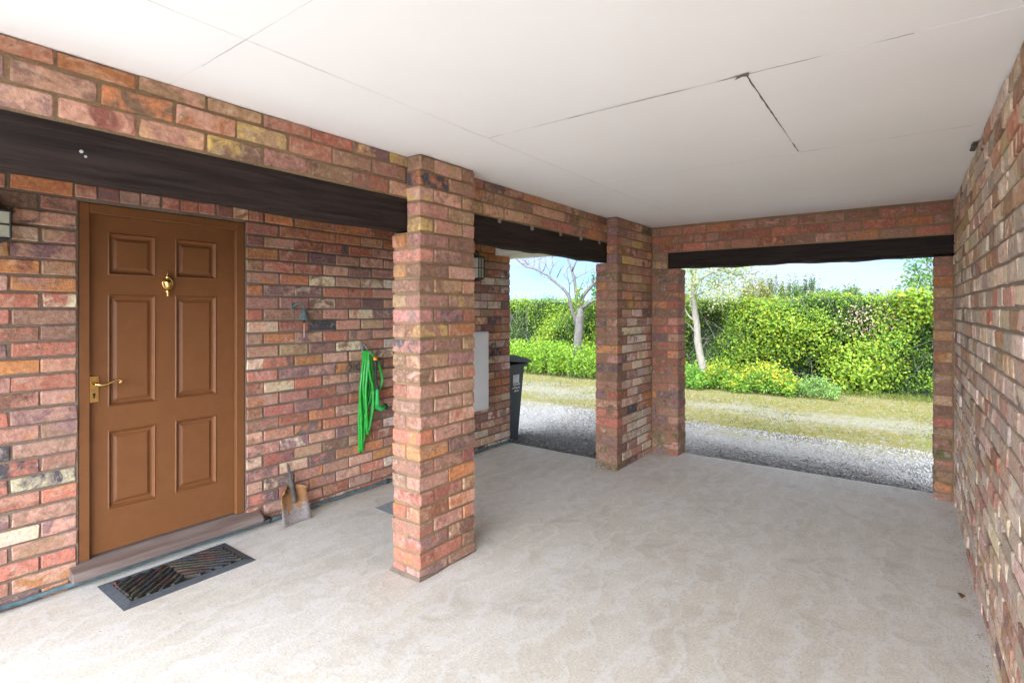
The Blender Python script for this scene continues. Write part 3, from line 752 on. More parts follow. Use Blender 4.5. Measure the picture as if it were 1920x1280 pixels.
m = MB(); m.tube([(2.165, YH - .125, .14), (2.17, YH - .078, .232), (2.172, YH - .052, .29)], [.012, .018, .019], 10); build('socket', m, BARK_DARK, sh)
m = MB(); m.tube([(2.171, YH - .056, .28), (2.173, YH - .036, .34), (2.170, YH - .022, .39), (2.168, YH - .017, .405)], [.011, .0105, .009, .004], 10); build('handle_stub', m, BARK_DARK, sh)
# door mat
mt = empty('door_mat', (1.35, 3.45, 0), 'dark rubber door mat with chevron ribs in front of the brown door', 'door mat')

m = MB(); x0, x1, y0, y1 = 1.0, 1.685, 3.205, 3.605; fw = .05
def mitre(m_, x0, x1, y0, y1, w_, za, zb):
    o_ = [(x0, y0), (x1, y0), (x1, y1), (x0, y1)]; i_ = [(x0 + w_, y0 + w_), (x1 - w_, y0 + w_), (x1 - w_, y1 - w_), (x0 + w_, y1 - w_)]
    b_ = len(m_.v)
    m_.v += [(x, y, .001) for x, y in o_] + [(x, y, za) for x, y in o_] + [(x, y, zb) for x, y in i_] + [(x, y, .004) for x, y in i_]
    for r0 in (0, 4, 8):
        for i in range(4): m_.f.append((b_ + r0 + i, b_ + r0 + (i + 1) % 4, b_ + r0 + 4 + (i + 1) % 4, b_ + r0 + 4 + i))
mitre(m, x0, x1, y0, y1, fw, .004, .013); build('border', m, RUBBER, mt)
m = MB(); m.box(x0 + fw - .004, x1 - fw + .004, y0 + fw - .004, y1 - fw + .004, .001, .005); build('backing', m, DARK, mt)
rm = random.Random(9); xm = (x0 + x1) / 2 - .02; pitch = .047
RC = [(.040, .037, .036), (.066, .056, .040), (.075, .042, .038), (.05, .05, .053), (.055, .052, .038)]
ya, yb, xa, xb = y0 + fw, y1 - fw, x0 + fw, x1 - fw
def clip_rib(p, q, w_):
    """a sloping rib clipped to the inside of the border"""
    ts = []
    for i in range(61):
        t = i / 60; x = p[0] + (q[0] - p[0]) * t; y = p[1] + (q[1] - p[1]) * t
        if xa < x < xb and ya + w_ < y < yb - w_: ts.append((x, y))
    return (ts[0], ts[-1]) if len(ts) > 3 else None
slope = -.8
for side in (-1, 1):
    k = -1
    while k < 24:
        yy = ya + k * pitch + .02; p = (xm, yy); q = (xm + side * .40, yy + .40 * slope)
        r = clip_rib(p, q, .006)
        if r:
            (ax, ay), (bx, by) = r; n = max(2, int(math.hypot(bx - ax, by - ay) / .03)); m = MB()
            pts_ = [(ax + (bx - ax) * i / n, ay + (by - ay) * i / n + rm.uniform(-.0015, .0015), .011 + rm.uniform(-.002, .002)) for i in range(n + 1)]
            m.tube(pts_, [.0135 + rm.uniform(-.002, .002) for _ in pts_], 6)
            o = build('rib', m, RIBS, mt); c = rm.choice(RC); cols = []
            for i in range(len(m.v)):
                if i % 18 == 0: c = rm.choice(RC)
                cols.append((c[0], c[1], c[2], 1))
            color_attr(o.data, 'tint', cols)
        k += 1

# dead leaf and grit on the floor
m = MB(); lx, ly = 3.728, -.235
m.add([(lx - .03, ly, .003), (lx - .008, ly - .018, .012), (lx + .03, ly - .004, .006), (lx + .002, ly + .017, .016), (lx, ly, .004)], [(0, 1, 4), (1, 2, 4), (2, 3, 4), (3, 0, 4)])
tag(build('dead_leaf', m, LEAFY), 'curled brown dead leaf on the floor beside the right wall', 'leaf')
m = MB(); rd = random.Random(14)
def flake(x, y, s_):
    a = rd.uniform(0, 6.28); c_, d_ = math.cos(a) * s_, math.sin(a) * s_
    m.add([(x - c_, y - d_, .002), (x + d_ * .5, y - c_ * .5, .003 + s_ * .4), (x + c_, y + d_, .002), (x - d_ * .5, y + c_ * .5, .002 + s_ * .5)], [(0, 1, 2, 3)])
for i in range(900): flake(rd.uniform(.6, 5.3), YR + .012 + abs(rd.gauss(0, .03)), rd.uniform(.0015, .006))
for i in range(420): flake(rd.uniform(.5, 5.4), rd.uniform(-.2, 3.6), rd.uniform(.0015, .0055))
for i in range(150): flake(rd.uniform(-.5, 4.9), YH - .04 - abs(rd.gauss(0, .03)), rd.uniform(.002, .006))
build('floor_grit', m, paint_mat('grit', (.24, .19, .14), .95, .5), kind='stuff', origin=(0, 0, 0), norm=False)

# wheelie bin past the house corner
bn = empty('wheelie_bin', (5.2, 4.05, -.045), 'dark grey wheelie bin with white label behind the house corner', 'bin')
bx0, bx1, by0, by1 = 4.90, 5.36, 3.76, 4.22
m = MB(); zz = [(-.04, .085), (.02, .08), (.80, .012), (.86, .0)]; rr = .03
for z, ins in zz:
    X0, X1, Y0, Y1 = bx0 + ins * .3, bx1 - ins, by0 + ins * .5, by1 - ins * .5
    m.v += [(X0 + rr, Y0, z), (X1 - rr, Y0, z), (X1, Y0 + rr, z), (X1, Y1 - rr, z), (X1 - rr, Y1, z), (X0 + rr, Y1, z), (X0, Y1 - rr, z), (X0, Y0 + rr, z)]
for i in range(3):
    for k in range(8): m.f.append((i * 8 + k, i * 8 + (k + 1) % 8, i * 8 + 8 + (k + 1) % 8, i * 8 + 8 + k))
m.f.append(tuple(range(8))); m.f.append(tuple(24 + k for k in range(8)))
body = build('body', m, BIN, bn)
m = MB(); m.cbox(bx0 - .02, bx1 + .025, by0 - .022, by1 + .022, .842, .885, .008); build('rim', m, BIN, bn)
m = MB()
prof = [(bx1 + .075, .882), (bx1 + .080, .905), (bx1 + .03, .918), (bx1 - .02, .945), (bx0 + .20, .985), (bx0 + .02, 1.0), (bx0 - .05, .99), (bx0 - .05, .94), (bx1 + .02, .8865)]
m.prism(prof, by0 - .035, by1 + .035); build('lid', m, BINLID, bn)
m = MB(); m.prism([(bx1 - .0, .922), (bx1 - .03, .955), (bx0 + .20, .999), (bx0 + .06, 1.006), (bx0 + .06, .95), (bx1 - .0, .915)], by0 + .03, by1 - .03); build('lid_crown', m, BINLID, bn)
m = MB(); m.tube([(bx0 - .06, by0 + .02, .95), (bx0 - .06, by1 - .02, .95)], .016, 10); build('handle', m, BIN, bn)
for y in (by0 + .005, by1 - .045):
    m = MB(); m.lathe([(.02, 0), (.095, .0), (.1, .008), (.1, .034), (.095, .04), (.02, .04)], (bx0 + .07, y, .057), 'y', 20); build('wheel', m, BLACK_METAL, bn)
def on_face(z): return by0 + .5 * (.08 - (.068) * (z - .02) / .78)
def sticker(name, x_a, x_b, z_a, z_b):
    m_ = MB(); e = .004; m_.add([(x_a, on_face(z_a) - e, z_a), (x_b, on_face(z_a) - e, z_a), (x_b, on_face(z_b) - e, z_b), (x_a, on_face(z_b) - e, z_b)], [(0, 1, 2, 3)])
    return m_
lb = build('label', sticker('l', 5.10, 5.225, .655, .755), LABEL, bn)
m = sticker('l', 5.15, 5.168, .722, .732); m.v = [(x, y - .002, z + (x - 5.15) * .4) for x, y, z in m.v]; build('label_mark', m, BIN, lb)
m = MB(); rl = random.Random(6)    # hand-painted white lettering, a few worn strokes in three lines
for row, (xa_, xb_) in enumerate(((5.11, 5.245), (5.09, 5.235), (5.13, 5.23))):
    x = xa_
    while x < xb_:
        z = .625 - row * .038; wd = rl.uniform(.010, .02); hh = rl.uniform(.012, .026)
        for seg in (((0, 0), (0, hh)), ((0, hh), (wd * .8, hh * rl.uniform(.6, 1))), ((wd * .8, hh * .7), (wd * rl.uniform(.4, .8), 0))):
            (p, q), (r_, s_) = seg
            m.tube([(x + p, on_face(z + q) - .004, z + q), (x + r_, on_face(z + s_) - .004, z + s_)], .0032, 4)
        x += wd + .006
build('lettering', m, LABEL, bn)

# ------------------------------------------------------------------ gravel
def soup(name, V, F_n, cols, mat, parent=None, **props):
    """V: (n, k, 3) array of n pieces with k vertices each, F_n: list of faces of one piece"""
    n, k, _ = V.shape; me = bpy.data.meshes.new(name); P = V.reshape(-1, 3)
    org = np.array(wpos(parent)) if parent else np.zeros(3)
    me.vertices.add(n * k); me.vertices.foreach_set('co', (P - org).astype(np.float32).ravel())
    F = np.concatenate([np.array(f) for f in F_n]); lens = np.array([len(f) for f in F_n]); tot = len(F)
    idx = (F[None, :] + (np.arange(n) * k)[:, None]).ravel()
    me.loops.add(n * tot); me.loops.foreach_set('vertex_index', idx.astype(np.int32))
    st = (np.concatenate([[0], np.cumsum(lens)[:-1]])[None, :] + (np.arange(n) * tot)[:, None]).ravel()
    me.polygons.add(n * len(F_n)); me.polygons.foreach_set('loop_start', st.astype(np.int32))
    me.update(calc_edges=True)
    me.materials.append(mat); o = bpy.data.objects.new(name, me); C.objects.link(o); o.parent = parent
    cc = np.repeat(np.concatenate([cols, np.ones((n, 1))], 1), k, 0); color_attr(me, 'tint', cc)
    for a, b in props.items(): o[a] = b
    return o
rn = np.random.default_rng(12)
def stones(n, x0, x1, y0, y1, smin, smax):
    c = np.stack([rn.uniform(x0, x1, n), rn.uniform(y0, y1, n), np.full(n, -.040)], 1)
    base = np.array([(1, 0, 0), (0, 1, 0), (-1, 0, 0), (0, -1, 0), (0, 0, 1), (0, 0, -1)], float)
    s_ = rn.uniform(smin, smax, n)[:, None] * rn.uniform(.55, 1.1, (n, 3)); s_[:, 2] *= .65
    V = base[None] * s_[:, None, :] + rn.normal(0, .16, (n, 6, 3)) * s_[:, None, :]
    a = rn.uniform(0, 6.28, n); ca, sa = np.cos(a), np.sin(a); X = V[..., 0] * ca[:, None] - V[..., 1] * sa[:, None]; Y = V[..., 0] * sa[:, None] + V[..., 1] * ca[:, None]
    t = rn.uniform(-.5, .5, n); Z = V[..., 2] + X * t[:, None] * .5
    V = np.stack([X, Y, Z], -1) + c[:, None, :]
    pal = .56 * np.array([(.40, .385, .36), (.32, .31, .295), (.47, .45, .42), (.20, .19, .185), (.42, .37, .30), (.55, .53, .50)])
    return V, pal[rn.choice(6, n, p=[.33, .26, .16, .08, .13, .04])] * rn.uniform(.8, 1.2, (n, 1))
V1, c1 = stones(34000, 4.95, 7.5, -3.2, 5.2, .008, .021); V2, c2 = stones(3200, 7.4, 9.6, -3.5, 7, .008, .016); V3, c3 = stones(500, 9.4, 11.5, -3.5, 9, .008, .02)
V = np.concatenate([V1, V2, V3]); cs = np.concatenate([c1, c2 * .8 * np.array([1, .93, .72]), c3 * .75 * np.array([1, .93, .7])])
keep = ~((V[:, :, 0].min(1) < 5.71) & (V[:, :, 1].min(1) < 2.52)); V = V[keep]; cs = cs[keep]
FO = [(0, 1, 4), (1, 2, 4), (2, 3, 4), (3, 0, 4), (1, 0, 5), (2, 1, 5), (3, 2, 5), (0, 3, 5)]
soup('gravel', V, FO, cs, STONE, kind='stuff', label='loose grey gravel beside the concrete floor')

# ------------------------------------------------------------------ plants
def leaf_soup(P, N, size, cols, name, mat, parent=None, aspect=.62, **props):
    n = len(P); N = N / np.linalg.norm(N, axis=1, keepdims=True)
    t = rn.normal(0, 1, (n, 3)); t -= N * (t * N).sum(1, keepdims=True); t /= np.linalg.norm(t, axis=1, keepdims=True); b = np.cross(N, t)
    s_ = size[:, None]
    V = np.stack([P - t * s_ * .5, P + b * s_ * .5 * aspect + N * s_ * .10, P + t * s_ * .5 - N * s_ * .08, P - b * s_ * .5 * aspect + N * s_ * .10], 1)
    return soup(name, V, [(0, 1, 2, 3)], cols, mat, parent, **props)
def tints(n, pal, wts, var=.2):
    pal = np.array(pal); w_ = np.array(wts, float); w_ /= w_.sum()
    return np.clip(pal[rn.choice(len(pal), n, p=w_)] * rn.uniform(1 - var, 1 + var, (n, 1)) * rn.uniform(.93, 1.07, (n, 3)), 0, .9)

# hedge
hedge = empty('hedge', (12.4, 4.5, -.045), 'tall clipped green hedge closing off the drive', 'hedge')
def face_x(y, z): return 12.0 + .14 * np.sin(y * 1.3 + 2 * z) + .10 * np.sin(y * 2.9 + 1 + z * 3) + .07 * np.sin(z * 5 + y * 4.3) + .10 * np.maximum(0, z - 1.2)
def top_z(y): return 1.78 + .05 * np.sin(y * 1.7) + .035 * np.sin(y * 4.1 + 2)
m = MB(); yy = np.linspace(-4.5, 14, 75); zz_ = np.linspace(-.05, 1, 10)
for y in yy:
    tz = float(top_z(y)) - .10
    for z in zz_: m.v.append((float(face_x(y, z * tz)) + .24, float(y), float(z * tz)))
    m.v.append((13.3, float(y), tz)); m.v.append((13.3, float(y), -.05))
kk = 12
for i in range(len(yy) - 1):
    for j in range(kk - 1): a = i * kk + j; m.f.append((a, a + 1, a + kk + 1, a + kk))
m.f.append(tuple(range(kk))); m.f.append(tuple((len(yy) - 1) * kk + j for j in range(kk)))
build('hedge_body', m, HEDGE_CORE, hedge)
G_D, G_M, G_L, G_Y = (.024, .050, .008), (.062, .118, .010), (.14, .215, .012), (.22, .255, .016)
ncl = 4200; cy = rn.uniform(-4.5, 14, ncl); cz = rn.uniform(0.0, 1, ncl) ** .9
ph = rn.uniform(0, 6.28, 14); fa = rn.uniform(.9, 4.2, 14); fb = rn.uniform(.8, 5.5, 14)
def growth(y, z):
    """slow random field over the hedge face: lush bulges above zero, thin hollows below"""
    return sum(np.sin(fa[i] * y + fb[i] * z * (1 if i % 2 else -1) + ph[i]) for i in range(14)) / 3.2
tz = top_z(cy); cz = cz * tz; gr = growth(cy, cz) + np.where(cy > 3.2, -.05, .45); cx = face_x(cy, cz) - .11 * gr + rn.normal(.03, .06, ncl)
Pl = []; Nl = []; Sl = []; Cl = []
for x, y, z, gv in zip(cx, cy, cz, gr):
    if rn.random() < min(.7, max(.03, .12 - .45 * gv)) and z < 1.62: continue
    nl = int(rn.integers(16, 40)); lush = gv + rn.normal(0, .45)
    p = np.array([x, y, z]) + rn.normal(0, 1, (nl, 3)) * np.array([.05, .085, .07]); Pl.append(p)
    Nl.append(np.array([-1, 0, .75]) + rn.normal(0, .6, (nl, 3))); sz = float(np.clip(.047 + .014 * lush, .032, .075))
    Sl.append(rn.uniform(.65, 1.3, nl) * sz)
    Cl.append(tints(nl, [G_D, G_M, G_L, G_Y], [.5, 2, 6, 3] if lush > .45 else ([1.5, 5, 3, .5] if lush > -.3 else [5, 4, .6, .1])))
nb_ = 42000; y = rn.uniform(-4.5, 14, nb_); z = rn.uniform(-.02, 1, nb_) * (top_z(y) - .04); Pl.append(np.stack([face_x(y, z) + rn.uniform(.10, .24, nb_), y, z], 1)); Nl.append(np.array([-1, 0, .5]) + rn.normal(0, .7, (nb_, 3))); Sl.append(rn.uniform(.03, .065, nb_)); Cl.append(tints(nb_, [G_D, G_M, (.075, .055, .03)], [4, 5, .7]))
nt_ = 9000; y = rn.uniform(-4.5, 14, nt_); x = rn.uniform(12.0, 13.3, nt_); Pl.append(np.stack([x + .1, y, top_z(y) + rn.normal(-.02, .035, nt_)], 1)); Nl.append(np.array([-.3, 0, 1]) + rn.normal(0, .5, (nt_, 3))); Sl.append(rn.uniform(.03, .065, nt_)); Cl.append(tints(nt_, [G_M, G_L, G_Y, (.20, .17, .06)], [2, 4, 3, 1]))
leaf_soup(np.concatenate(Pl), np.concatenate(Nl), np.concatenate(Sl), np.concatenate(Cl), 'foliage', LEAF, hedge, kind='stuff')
m = MB(); rt_ = random.Random(17)
for i in range(520):
    y = rt_.uniform(-3, 10); z = rt_.uniform(.1, 1.65)
    if growth(y, z) > .15 and i % 5: continue
    x = float(face_x(y, z)) + rt_.uniform(-.02, .14); p = [(x, y, z)]
    dy, dz = rt_.uniform(-.5, .5), rt_.uniform(.1, .9)
    for q in range(3): p.append((p[-1][0] + rt_.uniform(-.05, .04), p[-1][1] + dy * .22 + rt_.uniform(-.04, .04), min(1.75, p[-1][2] + dz * .2 + rt_.uniform(-.04, .04))))
    m.tube(p, [.008, .006, .005, .002], 5)
for i in range(90):
    y = rt_.uniform(-3, 11); x = 12.2 + rt_.uniform(0, .8); z = float(top_z(y)) - .05; m.tube([(x, y, z), (x + rt_.uniform(-.04, .04), y + rt_.uniform(-.06, .06), z + rt_.uniform(.10, .26))], [.005, .0015], 4)
build('twigs', m, BARK_DARK, hedge, kind='stuff')
# pinkish dead leaves caught in the hedge
npk = 260; y = rn.normal(.6, .28, npk); z = 1.35 + rn.normal(0, .17, npk) - (y - .6) * .25
leaf_soup(np.stack([face_x(y, z) - .08 + rn.normal(0, .03, npk), y, z], 1), np.array([-1, 0, .4]) + rn.normal(0, .6, (npk, 3)), rn.uniform(.02, .045, npk), tints(npk, [(.42, .26, .20), (.32, .18, .12), (.5, .38, .30)], [1, 1, 1]), 'withered_leaves', LEAF, hedge, kind='stuff')

def stemmy(name, label, cat, x0, x1, y0, y1, hgt, nst, pal, wts, lsize, tops=None, seed=1, mound=False, group=None):
    t = empty(name, ((x0 + x1) / 2, (y0 + y1) / 2, -.045), label, cat, group); P = []; N_ = []; Cc = []; Sz = []; m_ = MB(); r_ = random.Random(seed)
    for i in range(nst):
        a, b = r_.random(), r_.random(); x = x0 + (x1 - x0) * a; y = y0 + (y1 - y0) * b
        e = 1 - (abs(a - .5) * 2) ** 3 * .35 - (abs(b - .5) * 2) ** 3 * .35
        if mound: e = max(.25, 1 - ((a - .5) * 2) ** 2 * .6 - ((b - .5) * 2) ** 2 * .6)
        h_ = hgt * e * r_.uniform(.78, 1.08); dx, dy = r_.uniform(-.08, .08), r_.uniform(-.08, .08)
        if i % 6 == 0: m_.tube([(x, y, -.045), (x + dx, y + dy, h_ * .9)], [.006, .003], 4)
        nl = 15; k_ = np.linspace(.12, 1, nl); p = np.stack([x + dx * k_, y + dy * k_, h_ * k_], 1) + rn.normal(0, .035, (nl, 3)); P.append(p)
        N_.append(np.array([-.25, 0, 1]) + rn.normal(0, .55, (nl, 3))); c_ = tints(nl, pal, wts)
        if tops is not None and r_.random() < tops[1](x, y): c_[-5:] = tints(5, tops[0], [1] * len(tops[0])); 
        Cc.append(c_); Sz.append(rn.uniform(.7, 1.3, nl) * lsize)
    leaf_soup(np.concatenate(P), np.concatenate(N_), np.concatenate(Sz), np.concatenate(Cc), 'foliage', LEAF, t, aspect=.45, kind='stuff')
    build('stems', m_, LEAFSTEM, t, kind='stuff'); return t
LEAFSTEM = paint_mat('green_stem', (.09, .13, .03), .7, .2)
stemmy('leafy_groundcover', 'bed of bright green leafy plants under the bare tree', 'plants', 10.65, 11.8, 4.6, 9.6, .74, 1500, [(.12, .23, .015), (.16, .27, .02), (.21, .29, .025), (.06, .12, .012)], [3, 4, 3, 1.5], .062, seed=2)
stemmy('flowering_shrub', 'low shrub topped with yellow flowers at the hedge foot', 'shrub', 10.6, 11.5, 1.62, 2.75, .56, 330, [(.10, .20, .02), (.16, .27, .03), (.06, .12, .015)], [3, 3, 1], .058, ([(.36, .33, .02), (.30, .29, .025)], lambda x, y: .5), 3, True)
stemmy('flowering_shrub', 'yellow-flowered low shrub next to the pale tree trunk', 'shrub', 10.75, 11.4, 2.75, 3.35, .55, 170, [(.10, .20, .02), (.16, .27, .03), (.06, .12, .015)], [3, 3, 1], .055, ([(.36, .33, .02), (.30, .29, .025)], lambda x, y: .4), 4, True)
stemmy('leafy_shrub', 'plain green low shrub left of the pale tree trunk', 'shrub', 10.55, 11.5, 3.2, 4.5, .42, 300, [(.09, .19, .02), (.15, .27, .03), (.05, .11, .02)], [3, 3, 1], .06, None, 5, True)
stemmy('leafy_shrub', 'small pale green shrub at the right end of the yellow flowers', 'shrub', 10.75, 11.5, 1.0, 1.75, .32, 150, [(.12, .20, .05), (.16, .25, .06), (.07, .13, .03)], [3, 3, 1], .045, None, 6, True)

# grass and weeds in the moss and along the hedge foot
def blades(n, xf, yf, h0, h1, pal, wts):
    x, y = xf, yf; h_ = rn.uniform(h0, h1, n); a = rn.uniform(0, 6.28, n); w_ = np.minimum(h_ * .12, .005); lean = rn.normal(0, .35, (n, 2)) * h_[:, None]
    B = np.stack([x, y, np.full(n, -.05)], 1); d = np.stack([np.cos(a) * w_, np.sin(a) * w_, np.zeros(n)], 1)
    T = B + np.concatenate([lean, h_[:, None]], 1)
    return np.stack([B - d, B + d, T], 1), tints(n, pal, wts)
GP = [(.085, .115, .014), (.13, .13, .024), (.15, .125, .05), (.055, .085, .011)]
va, ca = blades(16000, rn.uniform(9.3, 11.7, 16000), rn.uniform(-4, 10, 16000), .015, .05, GP, [2, 3, 3, 1])
vb, cb = blades(9000, 11.75 + rn.normal(0, .18, 9000), rn.uniform(-4, 11, 9000), .03, .13, GP, [4, 2, 1, 3])
cl_c = np.stack([rn.uniform(6.7, 9.2, 60), rn.uniform(-3, 6, 60)], 1); pk = rn.integers(0, 60, 9000)
vc, cc_ = blades(9000, cl_c[pk, 0] + rn.normal(0, .10, 9000), cl_c[pk, 1] + rn.normal(0, .32, 9000), .015, .045, GP, [4, 3, 2, 2])
k_ = (vc[:, :, 0].min(1) > 5.9); vc = vc[k_]; cc_ = cc_[k_]
soup('grass', np.concatenate([va, vb, vc]), [(0, 1, 2)], np.concatenate([ca, cb, cc_]), LEAF, kind='stuff', label='thin yellow-green grass and moss on the drive')

# bare tree
tr = empty('bare_tree', (11.2, 6.25, -.045), 'almost leafless tree with forking branches in front of the hedge', 'tree')
def at(u, v, X):   # a point on the plane x = X from its bearing and height seen from the survey point
    q = (u - 960) / 998; d = X / (CA + SA * q); return (X, SA * d - CA * q * d, CH - (v - 580) * d / 998)
def limb(m_, pts_, r0, r1, X=11.2, dx=0, n=8):
    k = len(pts_); p = [at(u, v, X + dx * i / max(1, k - 1)) for i, (u, v) in enumerate(pts_)]
    m_.tube(p, [r0 + (r1 - r0) * i / (k - 1) for i in range(k)], n)
m = MB(); t0 = at(1081, 702, 11.2)
m.tube([(t0[0], t0[1], -.06)] + [at(u, v, 11.2) for u, v in ((1082, 665), (1084, 640), (1086, 612), (1087, 592), (1089, 578))], [.15, .115, .105, .098, .098, .09], 12)
build('trunk', m, BARK, tr, smooth=True)
m = MB()
limb(m, [(1081, 612), (1079, 598), (1073, 582), (1070, 572), (1067, 556), (1058, 543), (1045, 532), (1030, 518), (1015, 510), (1003, 504), (986, 500), (978, 494), (971, 488), (960, 478)], .055, .012, dx=-.7)
limb(m, [(1087, 590), (1082, 570), (1080, 550), (1078, 530), (1074, 514), (1071, 503), (1066, 490), (1060, 470), (1052, 440)], .052, .016, dx=.4)
limb(m, [(1072, 509), (1077, 497), (1082, 486), (1088, 465)], .03, .012)
limb(m, [(1089, 582), (1089, 568), (1093, 555), (1101, 545), (1110, 535), (1118, 525), (1124, 508), (1128, 480)], .062, .02, dx=.3)
limb(m, [(1090, 580), (1097, 574), (1106, 567), (1115, 563), (1124, 561)], .045, .026, dx=-.2)
build('branches', m, BARK, tr, smooth=True)
m = MB(); rb = random.Random(23)
tw = [[(1030, 520), (1031, 512), (1027, 503), (1021, 494), (1008, 488)], [(1031, 512), (1036, 500), (1035, 484)], [(1056, 541), (1040, 530), (1028, 522), (1015, 517), (1007, 510), (1003, 503)], [(1067, 554), (1068, 540), (1066, 526), (1063, 514), (1063, 505), (1066, 500)],
      [(1078, 523), (1085, 518), (1098, 512), (1112, 505), (1122, 500)], [(1067, 534), (1072, 528), (1078, 522)], [(1000, 503), (1002, 494), (1002, 485)], [(985, 499), (980, 493), (992, 496), (1000, 500)], [(1112, 530), (1112, 520), (1115, 513)], [(1103, 540), (1100, 533)],
      [(1085, 548), (1088, 540), (1092, 530), (1096, 520)], [(1066, 527), (1056, 515), (1050, 510)], [(1044, 520), (1050, 508), (1056, 500)], [(990, 497), (985, 490), (975, 484)], [(1010, 507), (1012, 498), (1010, 488)], [(1016, 512), (1022, 500), (1024, 490)]]
for p in tw: limb(m, p, .016, .004, 11.2, rb.uniform(-.4, .4), 5)
for i in range(70):
    p = rb.choice(tw); u, v = rb.choice(p); a = rb.uniform(-2.6, -.5); q = [(u, v)]
    for k in range(3): q.append((q[-1][0] + math.cos(a) * 6 + rb.uniform(-2, 2), q[-1][1] + math.sin(a) * 6 + rb.uniform(-2, 2)))
    limb(m, q, .006, .002, 11.2 + rb.uniform(-.3, .3), rb.uniform(-.2, .2), 4)
build('twigs', m, BARK_DARK, tr)
niv = 260; kf = rn.uniform(0, 1, niv); ip = np.array([at(1083 + 3 * a, 592 - 55 * a, 11.15) for a in kf]) + rn.normal(0, .05, (niv, 3))
leaf_soup(ip, np.array([-1, 0, .4]) + rn.normal(0, .6, (niv, 3)), rn.uniform(.03, .07, niv), tints(niv, [G_M, G_L, G_Y], [2, 3, 1]), 'ivy', LEAF, tr, kind='stuff')

# variegated tree beside the end wall
vt = empty('variegated_tree', (11.35, 3.75, -.045), 'slim pale-trunked tree with cream and green leaves above the yellow shrub', 'tree')
m = MB(); t0 = at(1322, 716, 11.35)
m.tube([(t0[0], t0[1], -.06)] + [at(u, v, 11.35) for u, v in ((1320, 695), (1313, 668), (1308, 640), (1307, 610), (1303, 585), (1300, 560), (1301, 530), (1302, 505), (1304, 470), (1308, 430))], [.105, .085, .075, .070, .066, .064, .060, .05, .045, .035, .015], 10)
build('trunk', m, BARK_PALE, vt, smooth=True)
m = MB()
for p in ([(1301, 540), (1320, 520), (1345, 505), (1375, 497), (1405, 492)], [(1301, 555), (1325, 545), (1352, 535), (1380, 530)], [(1302, 510), (1318, 490), (1335, 470), (1350, 450)], [(1302, 520), (1290, 500), (1280, 480)], [(1300, 600), (1292, 592), (1284, 580), (1276, 566)], [(1303, 622), (1294, 610), (1286, 604)], [(1345, 505), (1380, 515), (1415, 512), (1425, 508)]): limb(m, p, .022, .006, 11.35, rb.uniform(-.5, .3), 6)
build('branches', m, BARK_PALE, vt)
P = []; ctr = []
for i in range(150):
    u = rb.uniform(1262, 1392); v = rb.uniform(420, 572); 
    if v > 545 and u > 1370: continue
    ctr.append(np.array(at(u, v + (u - 1330) * .02, 11.35 + rb.uniform(-.8, .7))))
for i in range(30): ctr.append(np.array(at(rb.uniform(1370, 1425), rb.uniform(470, 520), 11.3 + rb.uniform(-.3, .3))))
for j, c_ in enumerate(ctr): P.append(c_ + rn.normal(0, .10, (40 if j < 150 else 12, 3)))
P = np.concatenate(P); nP = len(P)
leaf_soup(P, np.array([-.4, 0, .6]) + rn.normal(0, .7, (nP, 3)), rn.uniform(.03, .062, nP), tints(nP, [(.36, .36, .19), (.17, .22, .06), (.09, .14, .03), (.30, .32, .12)], [2.6, 3, 2, 2]), 'crown', LEAF, vt, kind='stuff')

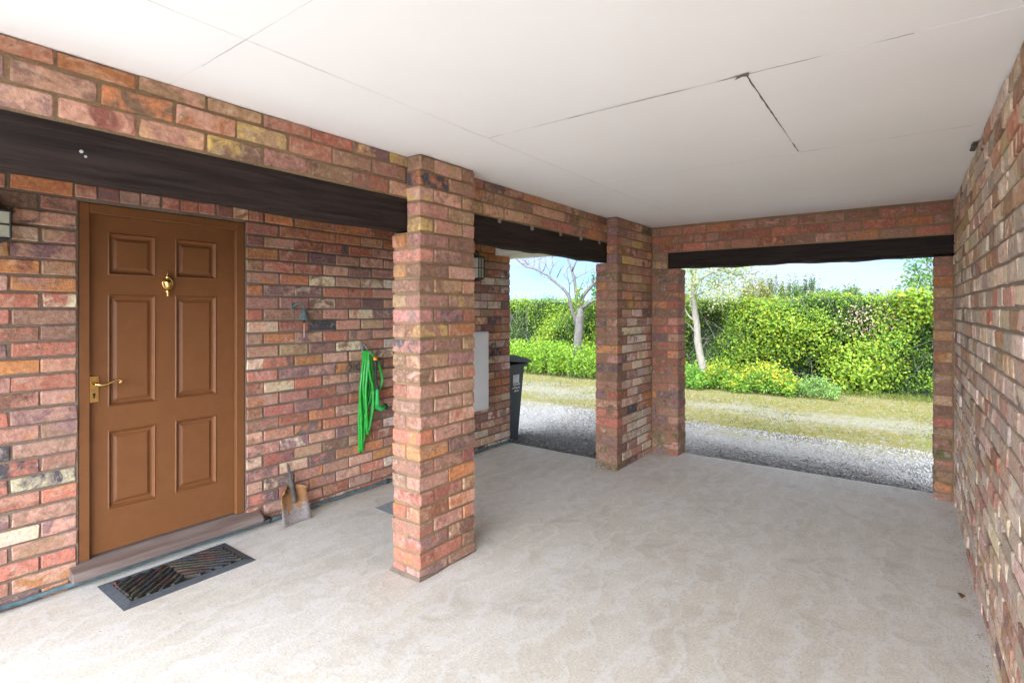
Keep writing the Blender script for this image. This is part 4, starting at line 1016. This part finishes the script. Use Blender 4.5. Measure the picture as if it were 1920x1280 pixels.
# far trees beyond the hedge
def far_tree(label, u, vtop, d, wid, hgt, pal, wts, seed, lsz, upright=False, group='trees beyond the hedge', name='distant_tree'):
    q = (u - 960) / 998; x, y = CA * d + SA * q * d, SA * d - CA * q * d; top = CH + (580 - vtop) * d / 998
    t = empty(name, (x, y, -.05), label, 'tree', group); r_ = random.Random(seed); m_ = MB()
    m_.tube([(x, y, -.06), (x + .05, y, top * .4), (x, y + .08, top * .85)], [.05 * wid + .06, .04 * wid + .05, .03], 8); build('trunk', m_, BARK_DARK, t)
    m_ = MB(); ct = []
    nb = 11
    for i in range(nb):
        a = r_.uniform(0, 6.28); z0_ = top - hgt * r_.uniform(.35, 1); z1_ = min(top - .1, z0_ + hgt * r_.uniform(.25, .6)); rr_ = wid * .5 * r_.uniform(.4, .95) * (.5 if upright else 1)
        e = (x + math.cos(a) * rr_, y + math.sin(a) * rr_, z1_); m_.tube([(x, y, z0_), ((x + e[0]) / 2, (y + e[1]) / 2, z0_ * .4 + z1_ * .6), e], [.05, .03, .012], 5); ct.append(e)
    build('branches', m_, BARK_DARK, t)
    Pp = []
    for i in range(70):
        a = r_.uniform(0, 6.28); ph = math.acos(r_.uniform(-1, 1)); k_ = r_.uniform(.45, 1) ** .5
        c_ = np.array([x + math.cos(a) * math.sin(ph) * wid * .5 * k_, y + math.sin(a) * math.sin(ph) * wid * .5 * k_, top - hgt * .5 + math.cos(ph) * hgt * .5 * k_ - r_.uniform(0, .2)])
        sg = np.array([.10 * wid, .10 * wid, .13 * hgt]) if not upright else np.array([.06 * wid, .06 * wid, .14 * hgt])
        Pp.append(c_ + rn.normal(0, 1, (46, 3)) * sg * .62)
    Pp = np.concatenate(Pp); n_ = len(Pp)
    leaf_soup(Pp, np.array([-.4, 0, .7]) + rn.normal(0, .7, (n_, 3)), rn.uniform(.7, 1.3, n_) * lsz, tints(n_, pal, wts), 'crown', LEAF, t, kind='stuff')
GR = [(.045, .085, .020), (.075, .125, .028), (.11, .15, .035)]
far_tree('feathery upright tree above the hedge, left of the open sky', 1448, 524, 46, 2.4, 4.2, [(.10, .13, .035), (.13, .14, .03), (.06, .10, .03)], [2, 2, 1], 1, .17, True)
far_tree('feathery upright tree second from the left above the hedge', 1482, 527, 47, 2.3, 4.0, GR, [2, 3, 1], 2, .17, True)
far_tree('feathery upright tree last of the row before open sky', 1518, 526, 48, 2.3, 4.0, [(.06, .10, .045), (.05, .085, .03), (.09, .13, .04)], [2, 2, 1], 3, .17, True)
far_tree('yellowish tree directly behind the cream-leaved tree', 1415, 523, 44, 2.6, 4.2, [(.15, .15, .03), (.11, .13, .03), (.18, .16, .05)], [2, 2, 1], 8, .17)
far_tree('low rounded tree just peeping over the middle of the hedge', 1562, 544, 75, 4.6, 5, GR, [3, 2, 1], 4, .28)
far_tree('taller rounded tree peeping over the middle of the hedge', 1600, 538, 75, 3.6, 5.5, GR, [2, 3, 1], 5, .28)
far_tree('small dark treetop far right of the rounded trees', 1642, 549, 90, 3.6, 4.5, [(.05, .08, .04), (.06, .09, .04)], [1, 1], 6, .3)
far_tree('leafy tree rising over the hedge at the right edge of the opening', 1765, 455, 24, 3.1, 4.4, [(.05, .115, .022), (.08, .16, .03), (.12, .20, .04)], [2, 3, 1], 7, .15)
far_tree('leafy treetop behind the far pier, right of the bare tree', 1138, 498, 22, 1.4, 3.4, [(.05, .115, .022), (.08, .16, .03), (.12, .20, .04)], [2, 3, 1], 9, .13)
